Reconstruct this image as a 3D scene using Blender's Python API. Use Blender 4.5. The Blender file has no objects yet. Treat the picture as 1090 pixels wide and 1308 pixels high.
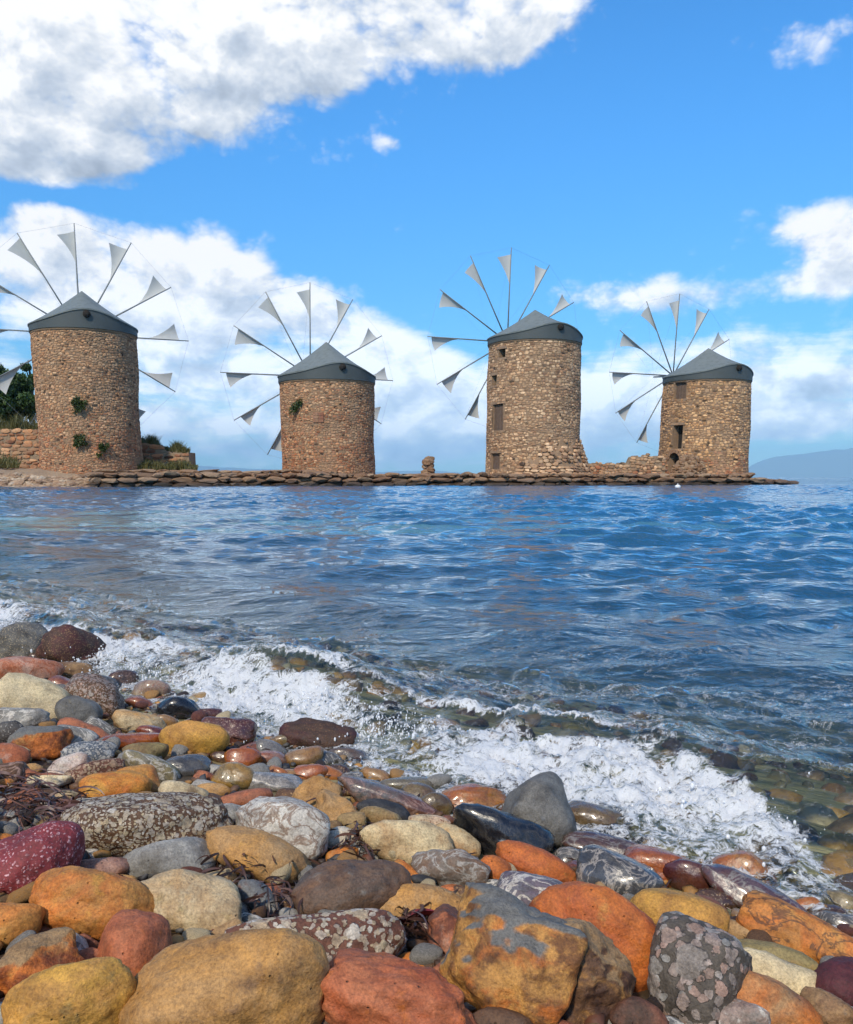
import bpy, bmesh, math, random
import numpy as np
from mathutils import Vector, Matrix

# ---------------------------------------------------------------- camera
F = 1120.0                      # focal length in photo pixels (photo is 1090 x 1308)
PP_U, PP_V, HOR = 545.0, 792.0, 610.0
PITCH = math.atan((PP_V - HOR) / F)
CAM = np.array([0.0, 0.0, 0.5])
sc = bpy.context.scene
col = sc.collection
cd = bpy.data.cameras.new('camera')
cam = bpy.data.objects.new('camera', cd)
col.objects.link(cam)
cam.location = CAM
cam.rotation_euler = (math.radians(90) - PITCH, 0, 0)
cd.sensor_fit = 'HORIZONTAL'
cd.sensor_width = 36.0
cd.lens = 36.0 * F / 1090.0
cd.shift_y = (PP_V - 654.0) / 1090.0
cd.clip_start = 0.02
cd.clip_end = 90000
sc.camera = cam

# ---------------------------------------------------------------- exposure, sun
sc.view_settings.view_transform = 'Standard'
sc.view_settings.look = 'None'
sc.view_settings.exposure = 0.0
sc.view_settings.gamma = 1.0
sc.view_settings.use_curve_mapping = False
sc.render.engine = 'CYCLES'
sc.cycles.use_denoising = True
sc.cycles.use_adaptive_sampling = True
sc.cycles.adaptive_threshold = 0.025
sc.cycles.max_bounces = 7
sc.cycles.transparent_max_bounces = 12
sc.cycles.volume_bounces = 0
sc.cycles.caustics_reflective = False
sc.cycles.caustics_refractive = False

SUN_AZ, SUN_EL = math.radians(200), math.radians(43)     # azimuth clockwise from +Y (the view direction)
SUN_DIR = Vector((math.sin(SUN_AZ) * math.cos(SUN_EL), math.cos(SUN_AZ) * math.cos(SUN_EL), math.sin(SUN_EL)))
sd = bpy.data.lights.new('sun', 'SUN')
sd.energy = 3.7
sd.angle = math.radians(4.0)          # veiled by thin cloud: soft-edged shadows
sd.color = (1.0, 0.88, 0.70)
sun = bpy.data.objects.new('sun', sd)
col.objects.link(sun)
sun.rotation_euler = SUN_DIR.to_track_quat('Z', 'Y').to_euler()
sun.location = (-20, -20, 30)

# ---------------------------------------------------------------- pixel geometry
cT, sT = math.cos(PITCH), math.sin(PITCH)
def ray(u, v):
    """world direction whose component along the optical axis is 1"""
    a, b = (u - PP_U) / F, -(v - PP_V) / F
    return np.array([a, cT + b * sT, -sT + b * cT])
def at_Y(u, v, Y):
    d = ray(u, v); return CAM + d * (Y / d[1])
def at_z(u, v, z):
    d = ray(u, v); return CAM + d * ((z - CAM[2]) / d[2])
def azel(u, v):
    d = ray(u, v); d = d / np.linalg.norm(d)
    return math.atan2(d[0], d[1]), math.asin(d[2])

# ---------------------------------------------------------------- node helper
class NT:
    def __init__(s, tree): s.t = tree; s.n = tree.nodes; s.l = tree.links
    def new(s, typ, **kw):
        nd = s.n.new(typ)
        for k, v in kw.items():
            if k.startswith('_'): setattr(nd, k[1:], v)
        return nd
    def put(s, sock, v):
        if isinstance(v, bpy.types.NodeSocket): s.l.new(v, sock)
        elif v is not None:
            if sock.type == 'RGBA' and len(v) == 3: v = (*v, 1)
            sock.default_value = v
    def m(s, op, a, b=None, c=None, clamp=False):
        nd = s.n.new('ShaderNodeMath'); nd.operation = op; nd.use_clamp = clamp
        for i, x in enumerate((a, b, c)):
            if x is not None: s.put(nd.inputs[i], x)
        return nd.outputs[0]
    def vm(s, op, a, b=None, out=0):
        nd = s.n.new('ShaderNodeVectorMath'); nd.operation = op
        s.put(nd.inputs[0], a)
        if b is not None:
            if op == 'SCALE': s.put(nd.inputs[3], b)
            else: s.put(nd.inputs[1], b)
        return nd.outputs[out]
    def mix(s, f, a, b, mode='MIX'):
        nd = s.n.new('ShaderNodeMix'); nd.data_type = 'RGBA'; nd.blend_type = mode
        s.put(nd.inputs[0], f); s.put(nd.inputs[6], a); s.put(nd.inputs[7], b)
        return nd.outputs[2]
    def noise(s, vec, scale, detail=4, rough=0.55, dist=0.0, out=0):
        nd = s.n.new('ShaderNodeTexNoise')
        s.put(nd.inputs['Vector'], vec); s.put(nd.inputs['Scale'], scale)
        s.put(nd.inputs['Detail'], detail); s.put(nd.inputs['Roughness'], rough); s.put(nd.inputs['Distortion'], dist)
        return nd.outputs[out]
    def vor(s, vec, scale, feature='F1', rnd=1.0):
        nd = s.n.new('ShaderNodeTexVoronoi'); nd.feature = feature
        s.put(nd.inputs['Vector'], vec); s.put(nd.inputs['Scale'], scale); s.put(nd.inputs['Randomness'], rnd)
        return nd.outputs
    def step(s, x, lo, hi):
        nd = s.n.new('ShaderNodeMapRange'); nd.interpolation_type = 'SMOOTHSTEP'
        s.put(nd.inputs[0], x); s.put(nd.inputs[1], lo); s.put(nd.inputs[2], hi)
        return nd.outputs[0]
    def ramp(s, x, stops):
        nd = s.n.new('ShaderNodeValToRGB'); s.put(nd.inputs[0], x)
        e = nd.color_ramp.elements
        while len(e) < len(stops): e.new(0.5)
        for q, (p, c) in zip(e, stops): q.position = p; q.color = (*c, 1)
        return nd.outputs[0]
    def bump(s, h, strength, dist, normal=None):
        nd = s.n.new('ShaderNodeBump'); s.put(nd.inputs['Height'], h)
        nd.inputs['Strength'].default_value = strength; nd.inputs['Distance'].default_value = dist
        if normal is not None: s.put(nd.inputs['Normal'], normal)
        return nd.outputs[0]

# ---------------------------------------------------------------- world: clear sky with cumulus
SKY_STRENGTH = 0.15
def build_world():
    w = bpy.data.worlds.new('World'); sc.world = w; w.use_nodes = True
    nt = w.node_tree; nt.nodes.clear(); N = NT(nt)
    out = N.new('ShaderNodeOutputWorld'); bg = N.new('ShaderNodeBackground')
    bg.inputs['Strength'].default_value = SKY_STRENGTH
    N.l.new(bg.outputs[0], out.inputs[0])
    sky = N.new('ShaderNodeTexSky'); sky.sky_type = 'NISHITA'; sky.sun_disc = False
    sky.sun_elevation = SUN_EL; sky.sun_rotation = SUN_AZ
    sky.air_density = 1.0; sky.dust_density = 0.3; sky.ozone_density = 2.0
    hs = N.new('ShaderNodeHueSaturation'); hs.inputs['Saturation'].default_value = 1.22
    hs.inputs['Value'].default_value = 1.0
    N.l.new(sky.outputs[0], hs.inputs['Color'])
    tc = N.new('ShaderNodeTexCoord'); d = tc.outputs['Generated']
    d = N.vm('NORMALIZE', d)
    sx = N.new('ShaderNodeSeparateXYZ'); N.l.new(d, sx.inputs[0])
    az = N.m('ARCTAN2', sx.outputs[0], sx.outputs[1]); el = N.m('ARCSINE', sx.outputs[2])
    sky_c = N.mix(1.0, hs.outputs[0], (0.62, 1.20, 1.50), 'MULTIPLY')
    sky_c = N.vm('SCALE', sky_c, N.m('MULTIPLY_ADD', N.step(el, -.02, .42), .42, .58))      # clear, dry air: the horizon stays blue
    cb = N.new('ShaderNodeCombineXYZ'); N.l.new(az, cb.inputs[0]); N.l.new(el, cb.inputs[1]); ae = cb.outputs[0]
    # cumulus masses: photo pixel of the middle, half width, half height (pixels), weight
    blobs = [(40, 60, 230, 150, 1.0), (250, 60, 190, 110, 1.0), (420, 20, 190, 90, 1.0), (60, 190, 150, 62, .9), (170, 150, 120, 80, .8),
             (600, 20, 130, 70, .8), (630, 60, 60, 50, .6), (690, 12, 70, 40, .55),
             (985, 40, 55, 42, .50), (1060, 45, 45, 24, .45), (497, 181, 16, 10, .40),
             (60, 300, 130, 46, .85), (10, 360, 120, 70, .7), (130, 390, 120, 60, .6),
             (255, 345, 80, 55, .95), (330, 370, 100, 50, .85), (260, 420, 110, 60, .7), (420, 400, 60, 50, .6), (520, 450, 80, 50, .55),
             (460, 500, 160, 70, .6), (150, 500, 200, 60, .6),
             (1050, 278, 120, 40, 1.0), (1110, 310, 80, 50, .7), (820, 380, 190, 24, .75), (1050, 350, 110, 26, .7), (700, 360, 90, 18, .45),
             (700, 500, 260, 50, .85), (1000, 490, 200, 40, .9), (860, 545, 220, 32, .85), (1040, 535, 130, 22, .6), (850, 440, 120, 22, .5), (560, 540, 120, 36, .7), (780, 520, 60, 26, .5), (300, 560, 300, 40, .5), (610, 565, 200, 30, .45),
             (90, 253, 150, 13, -.9), (260, 240, 90, 30, -.6), (1060, 592, 120, 26, -.9), (640, 300, 200, 90, -.3), (900, 200, 260, 80, -.3)]
    tot = None; hts = None
    def add(a, e, ra, re, wgt):
        nonlocal tot, hts
        nd = N.n.new('ShaderNodeVectorMath'); nd.operation = 'MULTIPLY_ADD'
        N.put(nd.inputs[0], ae); nd.inputs[1].default_value = (1 / ra, 1 / re, 0); nd.inputs[2].default_value = (-a / ra, -e / re, 0)
        q = N.vm('DOT_PRODUCT', nd.outputs[0], nd.outputs[0], out=1); yy = N.vm('DOT_PRODUCT', nd.outputs[0], (-.25, 1, 0), out=1)
        g = N.m('POWER', 0.36788, q)
        tot = N.m('MULTIPLY', g, wgt) if tot is None else N.m('MULTIPLY_ADD', g, wgt, tot)
        if wgt > 0: gy = N.m('MULTIPLY', g, yy); hts = gy if hts is None else N.m('ADD', gy, hts)
    for (u, v, wu, hv, wgt) in blobs:
        a, e = azel(u, v); a2, _ = azel(u + wu, v); _, e2 = azel(u, v - hv)
        add(a, e, abs(a2 - a), abs(e2 - e), wgt)
    # the same broken cumulus goes on round the rest of the sky
    rest = N.m('MAXIMUM', N.step(N.m('ABSOLUTE', az), 0.50, 0.85), N.step(el, 0.62, 0.85))
    cov = N.noise(d, 2.3, 3, .5)
    tot = N.m('ADD', N.m('MINIMUM', tot, 1.15), N.m('MULTIPLY', rest, N.m('MULTIPLY', N.step(cov, .42, .62), .85)))
    def field(vec):
        nd = N.new('ShaderNodeTexNoise'); nd.noise_dimensions = '2D'; N.put(nd.inputs['Vector'], vec)
        for k_, v_ in (('Scale', 6.0), ('Detail', 9), ('Roughness', .58), ('Distortion', .2)): nd.inputs[k_].default_value = v_
        vo = N.new('ShaderNodeTexVoronoi'); vo.voronoi_dimensions = '2D'; vo.feature = 'F1'; N.put(vo.inputs['Vector'], N.vm('ADD', vec, N.vm('SCALE', nd.outputs[1], .05)))
        for k_, v_ in (('Scale', 13.0), ('Detail', 3), ('Roughness', .55), ('Lacunarity', 2.3)): vo.inputs[k_].default_value = v_
        return N.m('ADD', N.m('MULTIPLY', nd.outputs[0], .77), N.m('MULTIPLY', N.m('SUBTRACT', .95, vo.outputs[0]), .23))      # rounded billows
    base = N.vm('MULTIPLY', ae, (1.0, 1.45, 1.0))
    n0 = field(base)
    n_up = field(N.vm('ADD', base, (-0.010, 0.030, 0)))       # towards the sun and up
    nd = N.new('ShaderNodeTexNoise'); nd.noise_dimensions = '2D'; N.put(nd.inputs['Vector'], N.vm('MULTIPLY', ae, (1.0, 6.5, 1.0)))
    for k_, v_ in (('Scale', 5.0), ('Detail', 7), ('Roughness', .6), ('Distortion', .4)): nd.inputs[k_].default_value = v_
    stre = nd.outputs[0]
    low = N.m('SUBTRACT', 1.0, N.step(el, 0.08, 0.24))        # flat streaks towards the horizon
    n_mix = N.m('ADD', N.m('MULTIPLY', n0, N.m('SUBTRACT', 1.0, N.m('MULTIPLY', low, .6))), N.m('MULTIPLY', stre, N.m('MULTIPLY', low, .6)))
    dens = N.m('ADD', N.m('MULTIPLY', tot, 0.70), N.m('MULTIPLY', N.m('SUBTRACT', n_mix, 0.5), 1.75))
    alpha = N.step(dens, 0.10, 0.58)
    alpha = N.m('MULTIPLY', alpha, N.m('SUBTRACT', 1.0, N.m('MULTIPLY', low, 0.10)))
    thick = N.step(dens, 0.40, 1.10)
    relief = N.m('MULTIPLY', N.m('SUBTRACT', n0, n_up), 2.4)
    hgt = N.m('MULTIPLY', N.m('MAXIMUM', N.m('MINIMUM', hts, .8), -.8), .42)     # sunlit tops, grey bases
    lit = N.m('ADD', N.m('ADD', N.m('SUBTRACT', 0.90, N.m('MULTIPLY', thick, 0.22)), relief), hgt, clamp=True)
    lit = N.m('SUBTRACT', lit, N.m('MULTIPLY', low, 0.08), clamp=True)
    k = 1.0 / SKY_STRENGTH
    ccol = N.ramp(lit, [(0.0, (.40, .47, .58)), (.45, (.60, .68, .80)), (.75, (.84, .89, .96)), (1.0, (1.12, 1.12, 1.12))])
    ccol = N.vm('SCALE', ccol, N.m('MULTIPLY_ADD', low, .38 * k, k))
    c = N.mix(alpha, sky_c, ccol)
    N.l.new(c, bg.inputs['Color'])
    w.cycles.sampling_method = 'MANUAL'; w.cycles.sample_map_resolution = 512
build_world()

# ---------------------------------------------------------------- numpy noise
def _hash(ix, iy, iz, seed):
    h = (ix.astype(np.int64) * 374761393 + iy.astype(np.int64) * 668265263 + iz.astype(np.int64) * 2147483647 + seed * 1274126177) & 0xFFFFFFFF
    h = ((h ^ (h >> 13)) * 1274126177) & 0xFFFFFFFF
    h = ((h ^ (h >> 16)) * 2246822519) & 0xFFFFFFFF
    return ((h ^ (h >> 15)) & 0xFFFFFF) / float(0xFFFFFF)
def vnoise(P, seed=0):
    P = np.asarray(P, float); i = np.floor(P); f = P - i; i = i.astype(np.int64); f = f * f * (3 - 2 * f)
    r = 0
    for dx in (0, 1):
        wx = f[:, 0] if dx else 1 - f[:, 0]
        for dy in (0, 1):
            wy = f[:, 1] if dy else 1 - f[:, 1]
            for dz in (0, 1):
                wz = f[:, 2] if dz else 1 - f[:, 2]
                r = r + wx * wy * wz * _hash(i[:, 0] + dx, i[:, 1] + dy, i[:, 2] + dz, seed)
    return r * 2 - 1
def fbm(P, seed=0, octv=4, gain=.5):
    P = np.asarray(P, float); s = 0; a = 1.0
    for o in range(octv):
        s = s + a * vnoise(P * 2.03 ** o + 17.3 * o, seed + o); a *= gain
    return s
def sstep(a, b, x):
    t = np.clip((x - a) / (b - a), 0, 1); return t * t * (3 - 2 * t)

# ---------------------------------------------------------------- mesh helpers
def lin(c, k=1.0):
    return tuple(k * ((x / 255 / 12.92) if x / 255 <= 0.04045 else ((x / 255 + 0.055) / 1.055) ** 2.4) for x in c)
def mesh_data(name, V, Fc, mat=None, smooth=True, pcol=None, attrs=None):
    me = bpy.data.meshes.new(name)
    V = np.asarray(V, np.float32)
    if isinstance(Fc, np.ndarray):
        k = Fc.shape[1]
        me.vertices.add(len(V)); me.vertices.foreach_set('co', V.ravel())
        me.loops.add(Fc.size); me.loops.foreach_set('vertex_index', Fc.astype(np.int32).ravel())
        me.polygons.add(len(Fc)); me.polygons.foreach_set('loop_start', np.arange(0, Fc.size, k, dtype=np.int32))
        me.update(calc_edges=True)
    else:
        me.from_pydata(V.tolist(), [], Fc); me.update()
    me.polygons.foreach_set('use_smooth', np.full(len(me.polygons), smooth))
    if pcol is not None:
        a = me.attributes.new('col', 'FLOAT_COLOR', 'POINT')
        pc = np.ones((len(V), 4), np.float32); pc[:, :3] = pcol; a.data.foreach_set('color', pc.ravel())
    for k, arr in (attrs or {}).items():
        a = me.attributes.new(k, 'FLOAT', 'POINT'); a.data.foreach_set('value', np.asarray(arr, np.float32))
    if mat is not None: me.materials.append(mat)
    return me
def link(name, me, parent=None, loc=None, mat4=None):
    o = bpy.data.objects.new(name, me); col.objects.link(o)
    if mat4 is not None: o.matrix_world = mat4
    elif loc is not None: o.location = loc
    if parent is not None: o.parent = parent
    return o
def tag(o, label=None, cat=None, group=None, kind=None):
    if label: o['label'] = label
    if cat: o['category'] = cat
    if group: o['group'] = group
    if kind: o['kind'] = kind
    return o
def empty(name, loc, label, cat, group=None):
    o = bpy.data.objects.new(name, None); col.objects.link(o); o.location = loc; o.empty_display_size = .2
    return tag(o, label, cat, group)
class MB:
    """collects verts / faces of one mesh"""
    def __init__(s): s.V = []; s.F = []; s.C = []
    def add(s, V, Fc, c=None):
        b = len(s.V); s.V.extend([tuple(v) for v in V]); s.F.extend([tuple(i + b for i in f) for f in Fc])
        s.C.extend([c if c is not None else (1, 1, 1)] * len(V))
    def box(s, x0, x1, y0, y1, z0, z1, c=None):
        s.add([(x0, y0, z0), (x1, y0, z0), (x1, y1, z0), (x0, y1, z0), (x0, y0, z1), (x1, y0, z1), (x1, y1, z1), (x0, y1, z1)],
              [(0, 3, 2, 1), (4, 5, 6, 7), (0, 1, 5, 4), (1, 2, 6, 5), (2, 3, 7, 6), (3, 0, 4, 7)], c)
    def tube(s, pts, radii, n=6, c=None, cap=True):
        pts = [np.asarray(p, float) for p in pts]; V = []; Fc = []
        if not hasattr(radii, '__len__'): radii = [radii] * len(pts)
        for i, p in enumerate(pts):
            t = pts[min(i + 1, len(pts) - 1)] - pts[max(i - 1, 0)]; t = t / (np.linalg.norm(t) + 1e-12)
            a = np.cross(t, (0.31, 0.17, .93) if abs(t[2]) < .9 else (1, 0, 0)); a /= np.linalg.norm(a); b = np.cross(t, a)
            for k in range(n):
                th = 2 * math.pi * k / n; V.append(p + radii[i] * (math.cos(th) * a + math.sin(th) * b))
        for i in range(len(pts) - 1):
            for k in range(n):
                Fc.append((i * n + k, i * n + (k + 1) % n, (i + 1) * n + (k + 1) % n, (i + 1) * n + k))
        if cap: Fc += [tuple(range(n))[::-1], tuple(range((len(pts) - 1) * n, len(pts) * n))]
        s.add(V, Fc, c)
    def data(s, name, mat, smooth=False, usecol=False):
        return mesh_data(name, np.array(s.V, np.float32), s.F, mat, smooth, np.array(s.C) if usecol else None)

# ---------------------------------------------------------------- shore geometry
def poly_from_px(px, z, ext=40):
    P = [at_z(u, v, z)[:2] for u, v in px]
    a = P[0] - P[1]; b = P[-1] - P[-2]
    return np.array([P[0] + a / np.linalg.norm(a) * ext] + P + [P[-1] + b / np.linalg.norm(b) * ext])
CREST = poly_from_px([(0, 764), (150, 806), (300, 840), (400, 858), (480, 876), (600, 896), (720, 916), (830, 938), (920, 962), (1010, 985), (1090, 1004)], 0.06)
FRONT = poly_from_px([(0, 808), (130, 858), (210, 884), (340, 926), (450, 954), (560, 994), (720, 1044), (850, 1080), (940, 1106), (1000, 1128), (1090, 1160)], 0.01)
def sdist(X, Y, PL):
    """signed distance to a shore line, positive on the sea side; also the length along it"""
    best = np.full(X.shape, 1e9); sg = np.zeros(X.shape); arc = np.zeros(X.shape); s0 = 0
    for i in range(len(PL) - 1):
        a, b = PL[i], PL[i + 1]; e = b - a; L = np.linalg.norm(e); e = e / L
        px, py = X - a[0], Y - a[1]; t = np.clip(px * e[0] + py * e[1], 0, L)
        dx, dy = px - t * e[0], py - t * e[1]; dd = np.hypot(dx, dy)
        side = e[0] * py - e[1] * px          # left of the travel direction = sea
        m = dd < best
        best = np.where(m, dd, best); sg = np.where(m, np.sign(side), sg); arc = np.where(m, s0 + t, arc); s0 += L
    return best * sg, arc
def bed_from_t(t):
    land = -t
    return np.where(t < 0, 0.13 * np.minimum(land, 1.6) + 0.03 * np.maximum(land - 1.6, 0) * 0 + 0.04 * np.clip(land - 1.6, 0, 6), -3.2 * (1 - np.exp(-0.085 * np.maximum(t, 0))))
def bed(X, Y):
    X = np.atleast_1d(np.asarray(X, float)); Y = np.atleast_1d(np.asarray(Y, float))
    t, _ = sdist(X, Y, FRONT)
    return bed_from_t(t)

_gx0, _gy0, _gs = -7.0, -3.0, .02
_gn, _gm = 620, 560
_GX, _GY = np.meshgrid(_gx0 + np.arange(_gn) * _gs, _gy0 + np.arange(_gm) * _gs)
_TG = sdist(_GX.ravel(), _GY.ravel(), FRONT)[0].reshape(_GX.shape); _TGl = _TG.tolist()
def tdist1(x, y):
    fx = min(max((x - _gx0) / _gs, 0), _gn - 1.001); fy = min(max((y - _gy0) / _gs, 0), _gm - 1.001); i, j = int(fx), int(fy); fx -= i; fy -= j
    a, b = _TGl[j], _TGl[j + 1]
    return (a[i] * (1 - fx) + a[i + 1] * fx) * (1 - fy) + (b[i] * (1 - fx) + b[i + 1] * fx) * fy
def bed1(x, y):
    t = tdist1(x, y)
    return .13 * min(-t, 1.6) + .04 * min(max(-t - 1.6, 0), 6) if t < 0 else -3.2 * (1 - math.exp(-.085 * t))

# ================================================================ materials for the setting
def newmat(name):
    m = bpy.data.materials.new(name); m.use_nodes = True; nt = m.node_tree; nt.nodes.clear(); N = NT(nt)
    out = N.new('ShaderNodeOutputMaterial'); b = N.new('ShaderNodeBsdfPrincipled'); N.l.new(b.outputs[0], out.inputs[0])
    return m, N, b, out
def simple_mat(name, rgb, rough=.6, var=.25, scale=8, metal=0, bump=0, bscale=40, bdist=.01):
    m, N, b, _ = newmat(name); tc = N.new('ShaderNodeTexCoord'); o = tc.outputs['Object']
    n = N.noise(o, scale, 5); c = N.mix(n, tuple(x * (1 - var) for x in rgb), tuple(min(1, x * (1 + var)) for x in rgb))
    N.l.new(c, b.inputs['Base Color']); b.inputs['Roughness'].default_value = rough; b.inputs['Metallic'].default_value = metal
    if bump: N.l.new(N.bump(N.noise(o, bscale, 4), bump, bdist), b.inputs['Normal'])
    return m
def attr(N, name, out='Color'):
    a = N.new('ShaderNodeAttribute'); a.attribute_name = name; return a.outputs[out]

def masonry_mat(name, k=1.0):
    """rubble stone: colour of each stone comes from the stone, grain and lichen from noise"""
    m, N, b, _ = newmat(name); o = N.new('ShaderNodeTexCoord').outputs['Object']
    c = attr(N, 'col'); n = N.noise(o, 9, 6, .65); n2 = N.noise(o, 1.1, 4, .6)
    c = N.mix(N.m('MULTIPLY', N.step(n, .42, .72), .45), c, (.055, .038, .026))
    c = N.mix(N.m('MULTIPLY', N.step(n2, .42, .66), .68), c, (.40, .26, .155)); c = N.mix(N.m('MULTIPLY', N.step(N.noise(o, 3.2, 5, .7), .58, .72), .5), c, (.10, .062, .04))
    N.l.new(c, b.inputs['Base Color']); b.inputs['Roughness'].default_value = .88
    N.l.new(N.bump(n, .8, .03), b.inputs['Normal']); return m
M_MASON = masonry_mat('rubble_stone')
M_MORTAR = simple_mat('mortar', (.27, .175, .105), .95, .4, 6, bump=.7, bscale=18, bdist=.04)
M_DARK = simple_mat('painted_interior_dark', (.018, .014, .011), .95, .3)  # near-black colour stands in for the unlit hollows behind openings
M_DOOR = simple_mat('weathered_door_wood', (.13, .085, .06), .85, .35, 5)
def roof_mat():
    m, N, b, _ = newmat('grey_roof_sheet'); o = N.new('ShaderNodeTexCoord').outputs['Object']
    n = N.noise(o, .9, 5, .6); st = N.noise(N.vm('MULTIPLY', o, (1, 1, .12)), 3.5, 6, .65); c = N.mix(n, (.125, .15, .145), (.19, .21, .20))
    c = N.mix(N.m('MULTIPLY', N.step(st, .50, .70), .45), c, (.075, .085, .08)); c = N.mix(N.m('MULTIPLY', N.step(N.noise(o, 6, 5, .7), .62, .74), .35), c, (.26, .25, .21))
    N.l.new(c, b.inputs['Base Color']); N.put(b.inputs['Roughness'], N.m('MULTIPLY_ADD', st, .4, .38)); N.l.new(N.bump(n, .4, .06), b.inputs['Normal']); return m
M_ROOF = roof_mat()
M_SKIRT = simple_mat('dark_grey_fascia', (.060, .072, .072), .6, .2, 1.5)
M_POLE = simple_mat('grey_painted_pole', (.17, .19, .20), .5, .2)
M_WIRE = simple_mat('steel_wire', (.22, .24, .26), .4, .1)
def sail_mat():
    m, N, b, out = newmat('white_sailcloth'); o = N.new('ShaderNodeTexCoord').outputs['Object']
    c = N.mix(N.noise(o, 3, 4), (.62, .63, .62), (.76, .76, .73)); N.l.new(c, b.inputs['Base Color']); b.inputs['Roughness'].default_value = .9
    t = N.new('ShaderNodeBsdfTranslucent'); N.l.new(c, t.inputs['Color']); mx = N.new('ShaderNodeMixShader'); mx.inputs[0].default_value = .35
    N.l.new(b.outputs[0], mx.inputs[1]); N.l.new(t.outputs[0], mx.inputs[2]); N.l.new(mx.outputs[0], out.inputs[0]); return m
M_SAIL = sail_mat()
def leaf_mat(name, c1, c2):
    m, N, b, out = newmat(name); g = N.new('ShaderNodeNewGeometry'); o = N.new('ShaderNodeTexCoord').outputs['Object']
    f = N.m('ADD', N.m('MULTIPLY', g.outputs['Random Per Island'], .6), N.m('MULTIPLY', N.noise(o, 1.0, 3), .4))
    c = N.mix(f, c1, c2); N.l.new(c, b.inputs['Base Color']); b.inputs['Roughness'].default_value = .6
    t = N.new('ShaderNodeBsdfTranslucent'); N.l.new(c, t.inputs['Color']); mx = N.new('ShaderNodeMixShader'); mx.inputs[0].default_value = .3
    N.l.new(b.outputs[0], mx.inputs[1]); N.l.new(t.outputs[0], mx.inputs[2]); N.l.new(mx.outputs[0], out.inputs[0]); return m
M_LEAF = leaf_mat('tree_leaves', (.025, .06, .012), (.07, .13, .03))
M_GRASS = leaf_mat('dry_grass', (.07, .085, .02), (.20, .17, .06))
M_PLANT = leaf_mat('wall_plant_leaves', (.03, .055, .012), (.07, .10, .02))
M_BARK = simple_mat('bark', (.06, .045, .035), .95, .3)

def quay_mat():
    m, N, b, _ = newmat('quay_stone'); o = N.new('ShaderNodeTexCoord').outputs['Object']
    oi = N.new('ShaderNodeObjectInfo'); g = N.new('ShaderNodeNewGeometry')
    oo = N.vm('ADD', o, N.vm('SCALE', (17., 31., 7.), oi.outputs['Random']))
    c = N.ramp(oi.outputs['Random'], [(0, (.20, .105, .055)), (.35, (.33, .19, .10)), (.65, (.25, .155, .095)), (.85, (.40, .27, .165)), (1, (.16, .09, .05))])
    n = N.noise(oo, 5, 6, .65); c = N.mix(N.m('MULTIPLY', N.step(n, .45, .7), .5), c, (.06, .04, .03))
    sz = N.new('ShaderNodeSeparateXYZ'); N.l.new(g.outputs['Position'], sz.inputs[0])
    wz = N.m('ADD', sz.outputs[2], N.m('MULTIPLY', N.m('SUBTRACT', n, .5), .35))
    wet = N.m('SUBTRACT', 1.0, N.step(wz, .10, .48))          # algae-dark band at the waterline
    c = N.mix(N.m('MULTIPLY', wet, .85), c, (.030, .020, .012))
    N.l.new(c, b.inputs['Base Color']); N.put(b.inputs['Roughness'], N.m('SUBTRACT', .9, N.m('MULTIPLY', wet, .4)))
    N.l.new(N.bump(n, .8, .05), b.inputs['Normal']); return m
M_QUAY = quay_mat()

# ================================================================ stones
_ico = {}
def ico(sub):
    if sub not in _ico:
        bm = bmesh.new(); bmesh.ops.create_icosphere(bm, subdivisions=sub, radius=1)
        V = np.array([v.co[:] for v in bm.verts]); V /= np.linalg.norm(V, axis=1)[:, None]
        Fc = np.array([[v.index for v in f.verts] for f in bm.faces]); bm.free(); _ico[sub] = (V, Fc)
    return _ico[sub]
def stone_verts(size, p=4, seed=0, sub=3, rough=.05, hmin=.74):
    """convex stone: p-norm of random cutting planes (small p = water-worn, large p = broken), scaled to its extents"""
    D, Fc = ico(sub); r = np.random.RandomState(seed)
    n = r.randint(9, 15); Nn = r.normal(size=(n, 3)); Nn /= np.linalg.norm(Nn, axis=1)[:, None]
    Nn = np.vstack([Nn, np.eye(3), -np.eye(3)]); h = np.concatenate([r.uniform(hmin, hmin + .41, n), np.full(6, 1.0)])
    q = np.maximum(D @ Nn.T, 0) / h
    rad = (q ** p).sum(1) ** (-1.0 / p)
    P = D * rad[:, None]
    P = P * (1 + rough * fbm(D * 1.6 + r.uniform(0, 50, 3), seed, 3))[:, None]
    if rough > .0: P = P * (1 + rough * .38 * fbm(D * 6 + r.uniform(0, 50, 3), seed + 9, 3))[:, None]
    lo, hi = P.min(0), P.max(0); P = (P - (lo + hi) / 2) / ((hi - lo) / 2)
    return P * np.asarray(size) / 2.0, Fc
BLOCKS = []
for k in range(14):
    V, Fc = stone_verts((2, 2, 2), 26, 900 + k, 2, .16, .80)
    BLOCKS.append(mesh_data('quay_block', V, Fc, M_QUAY, False))

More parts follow.
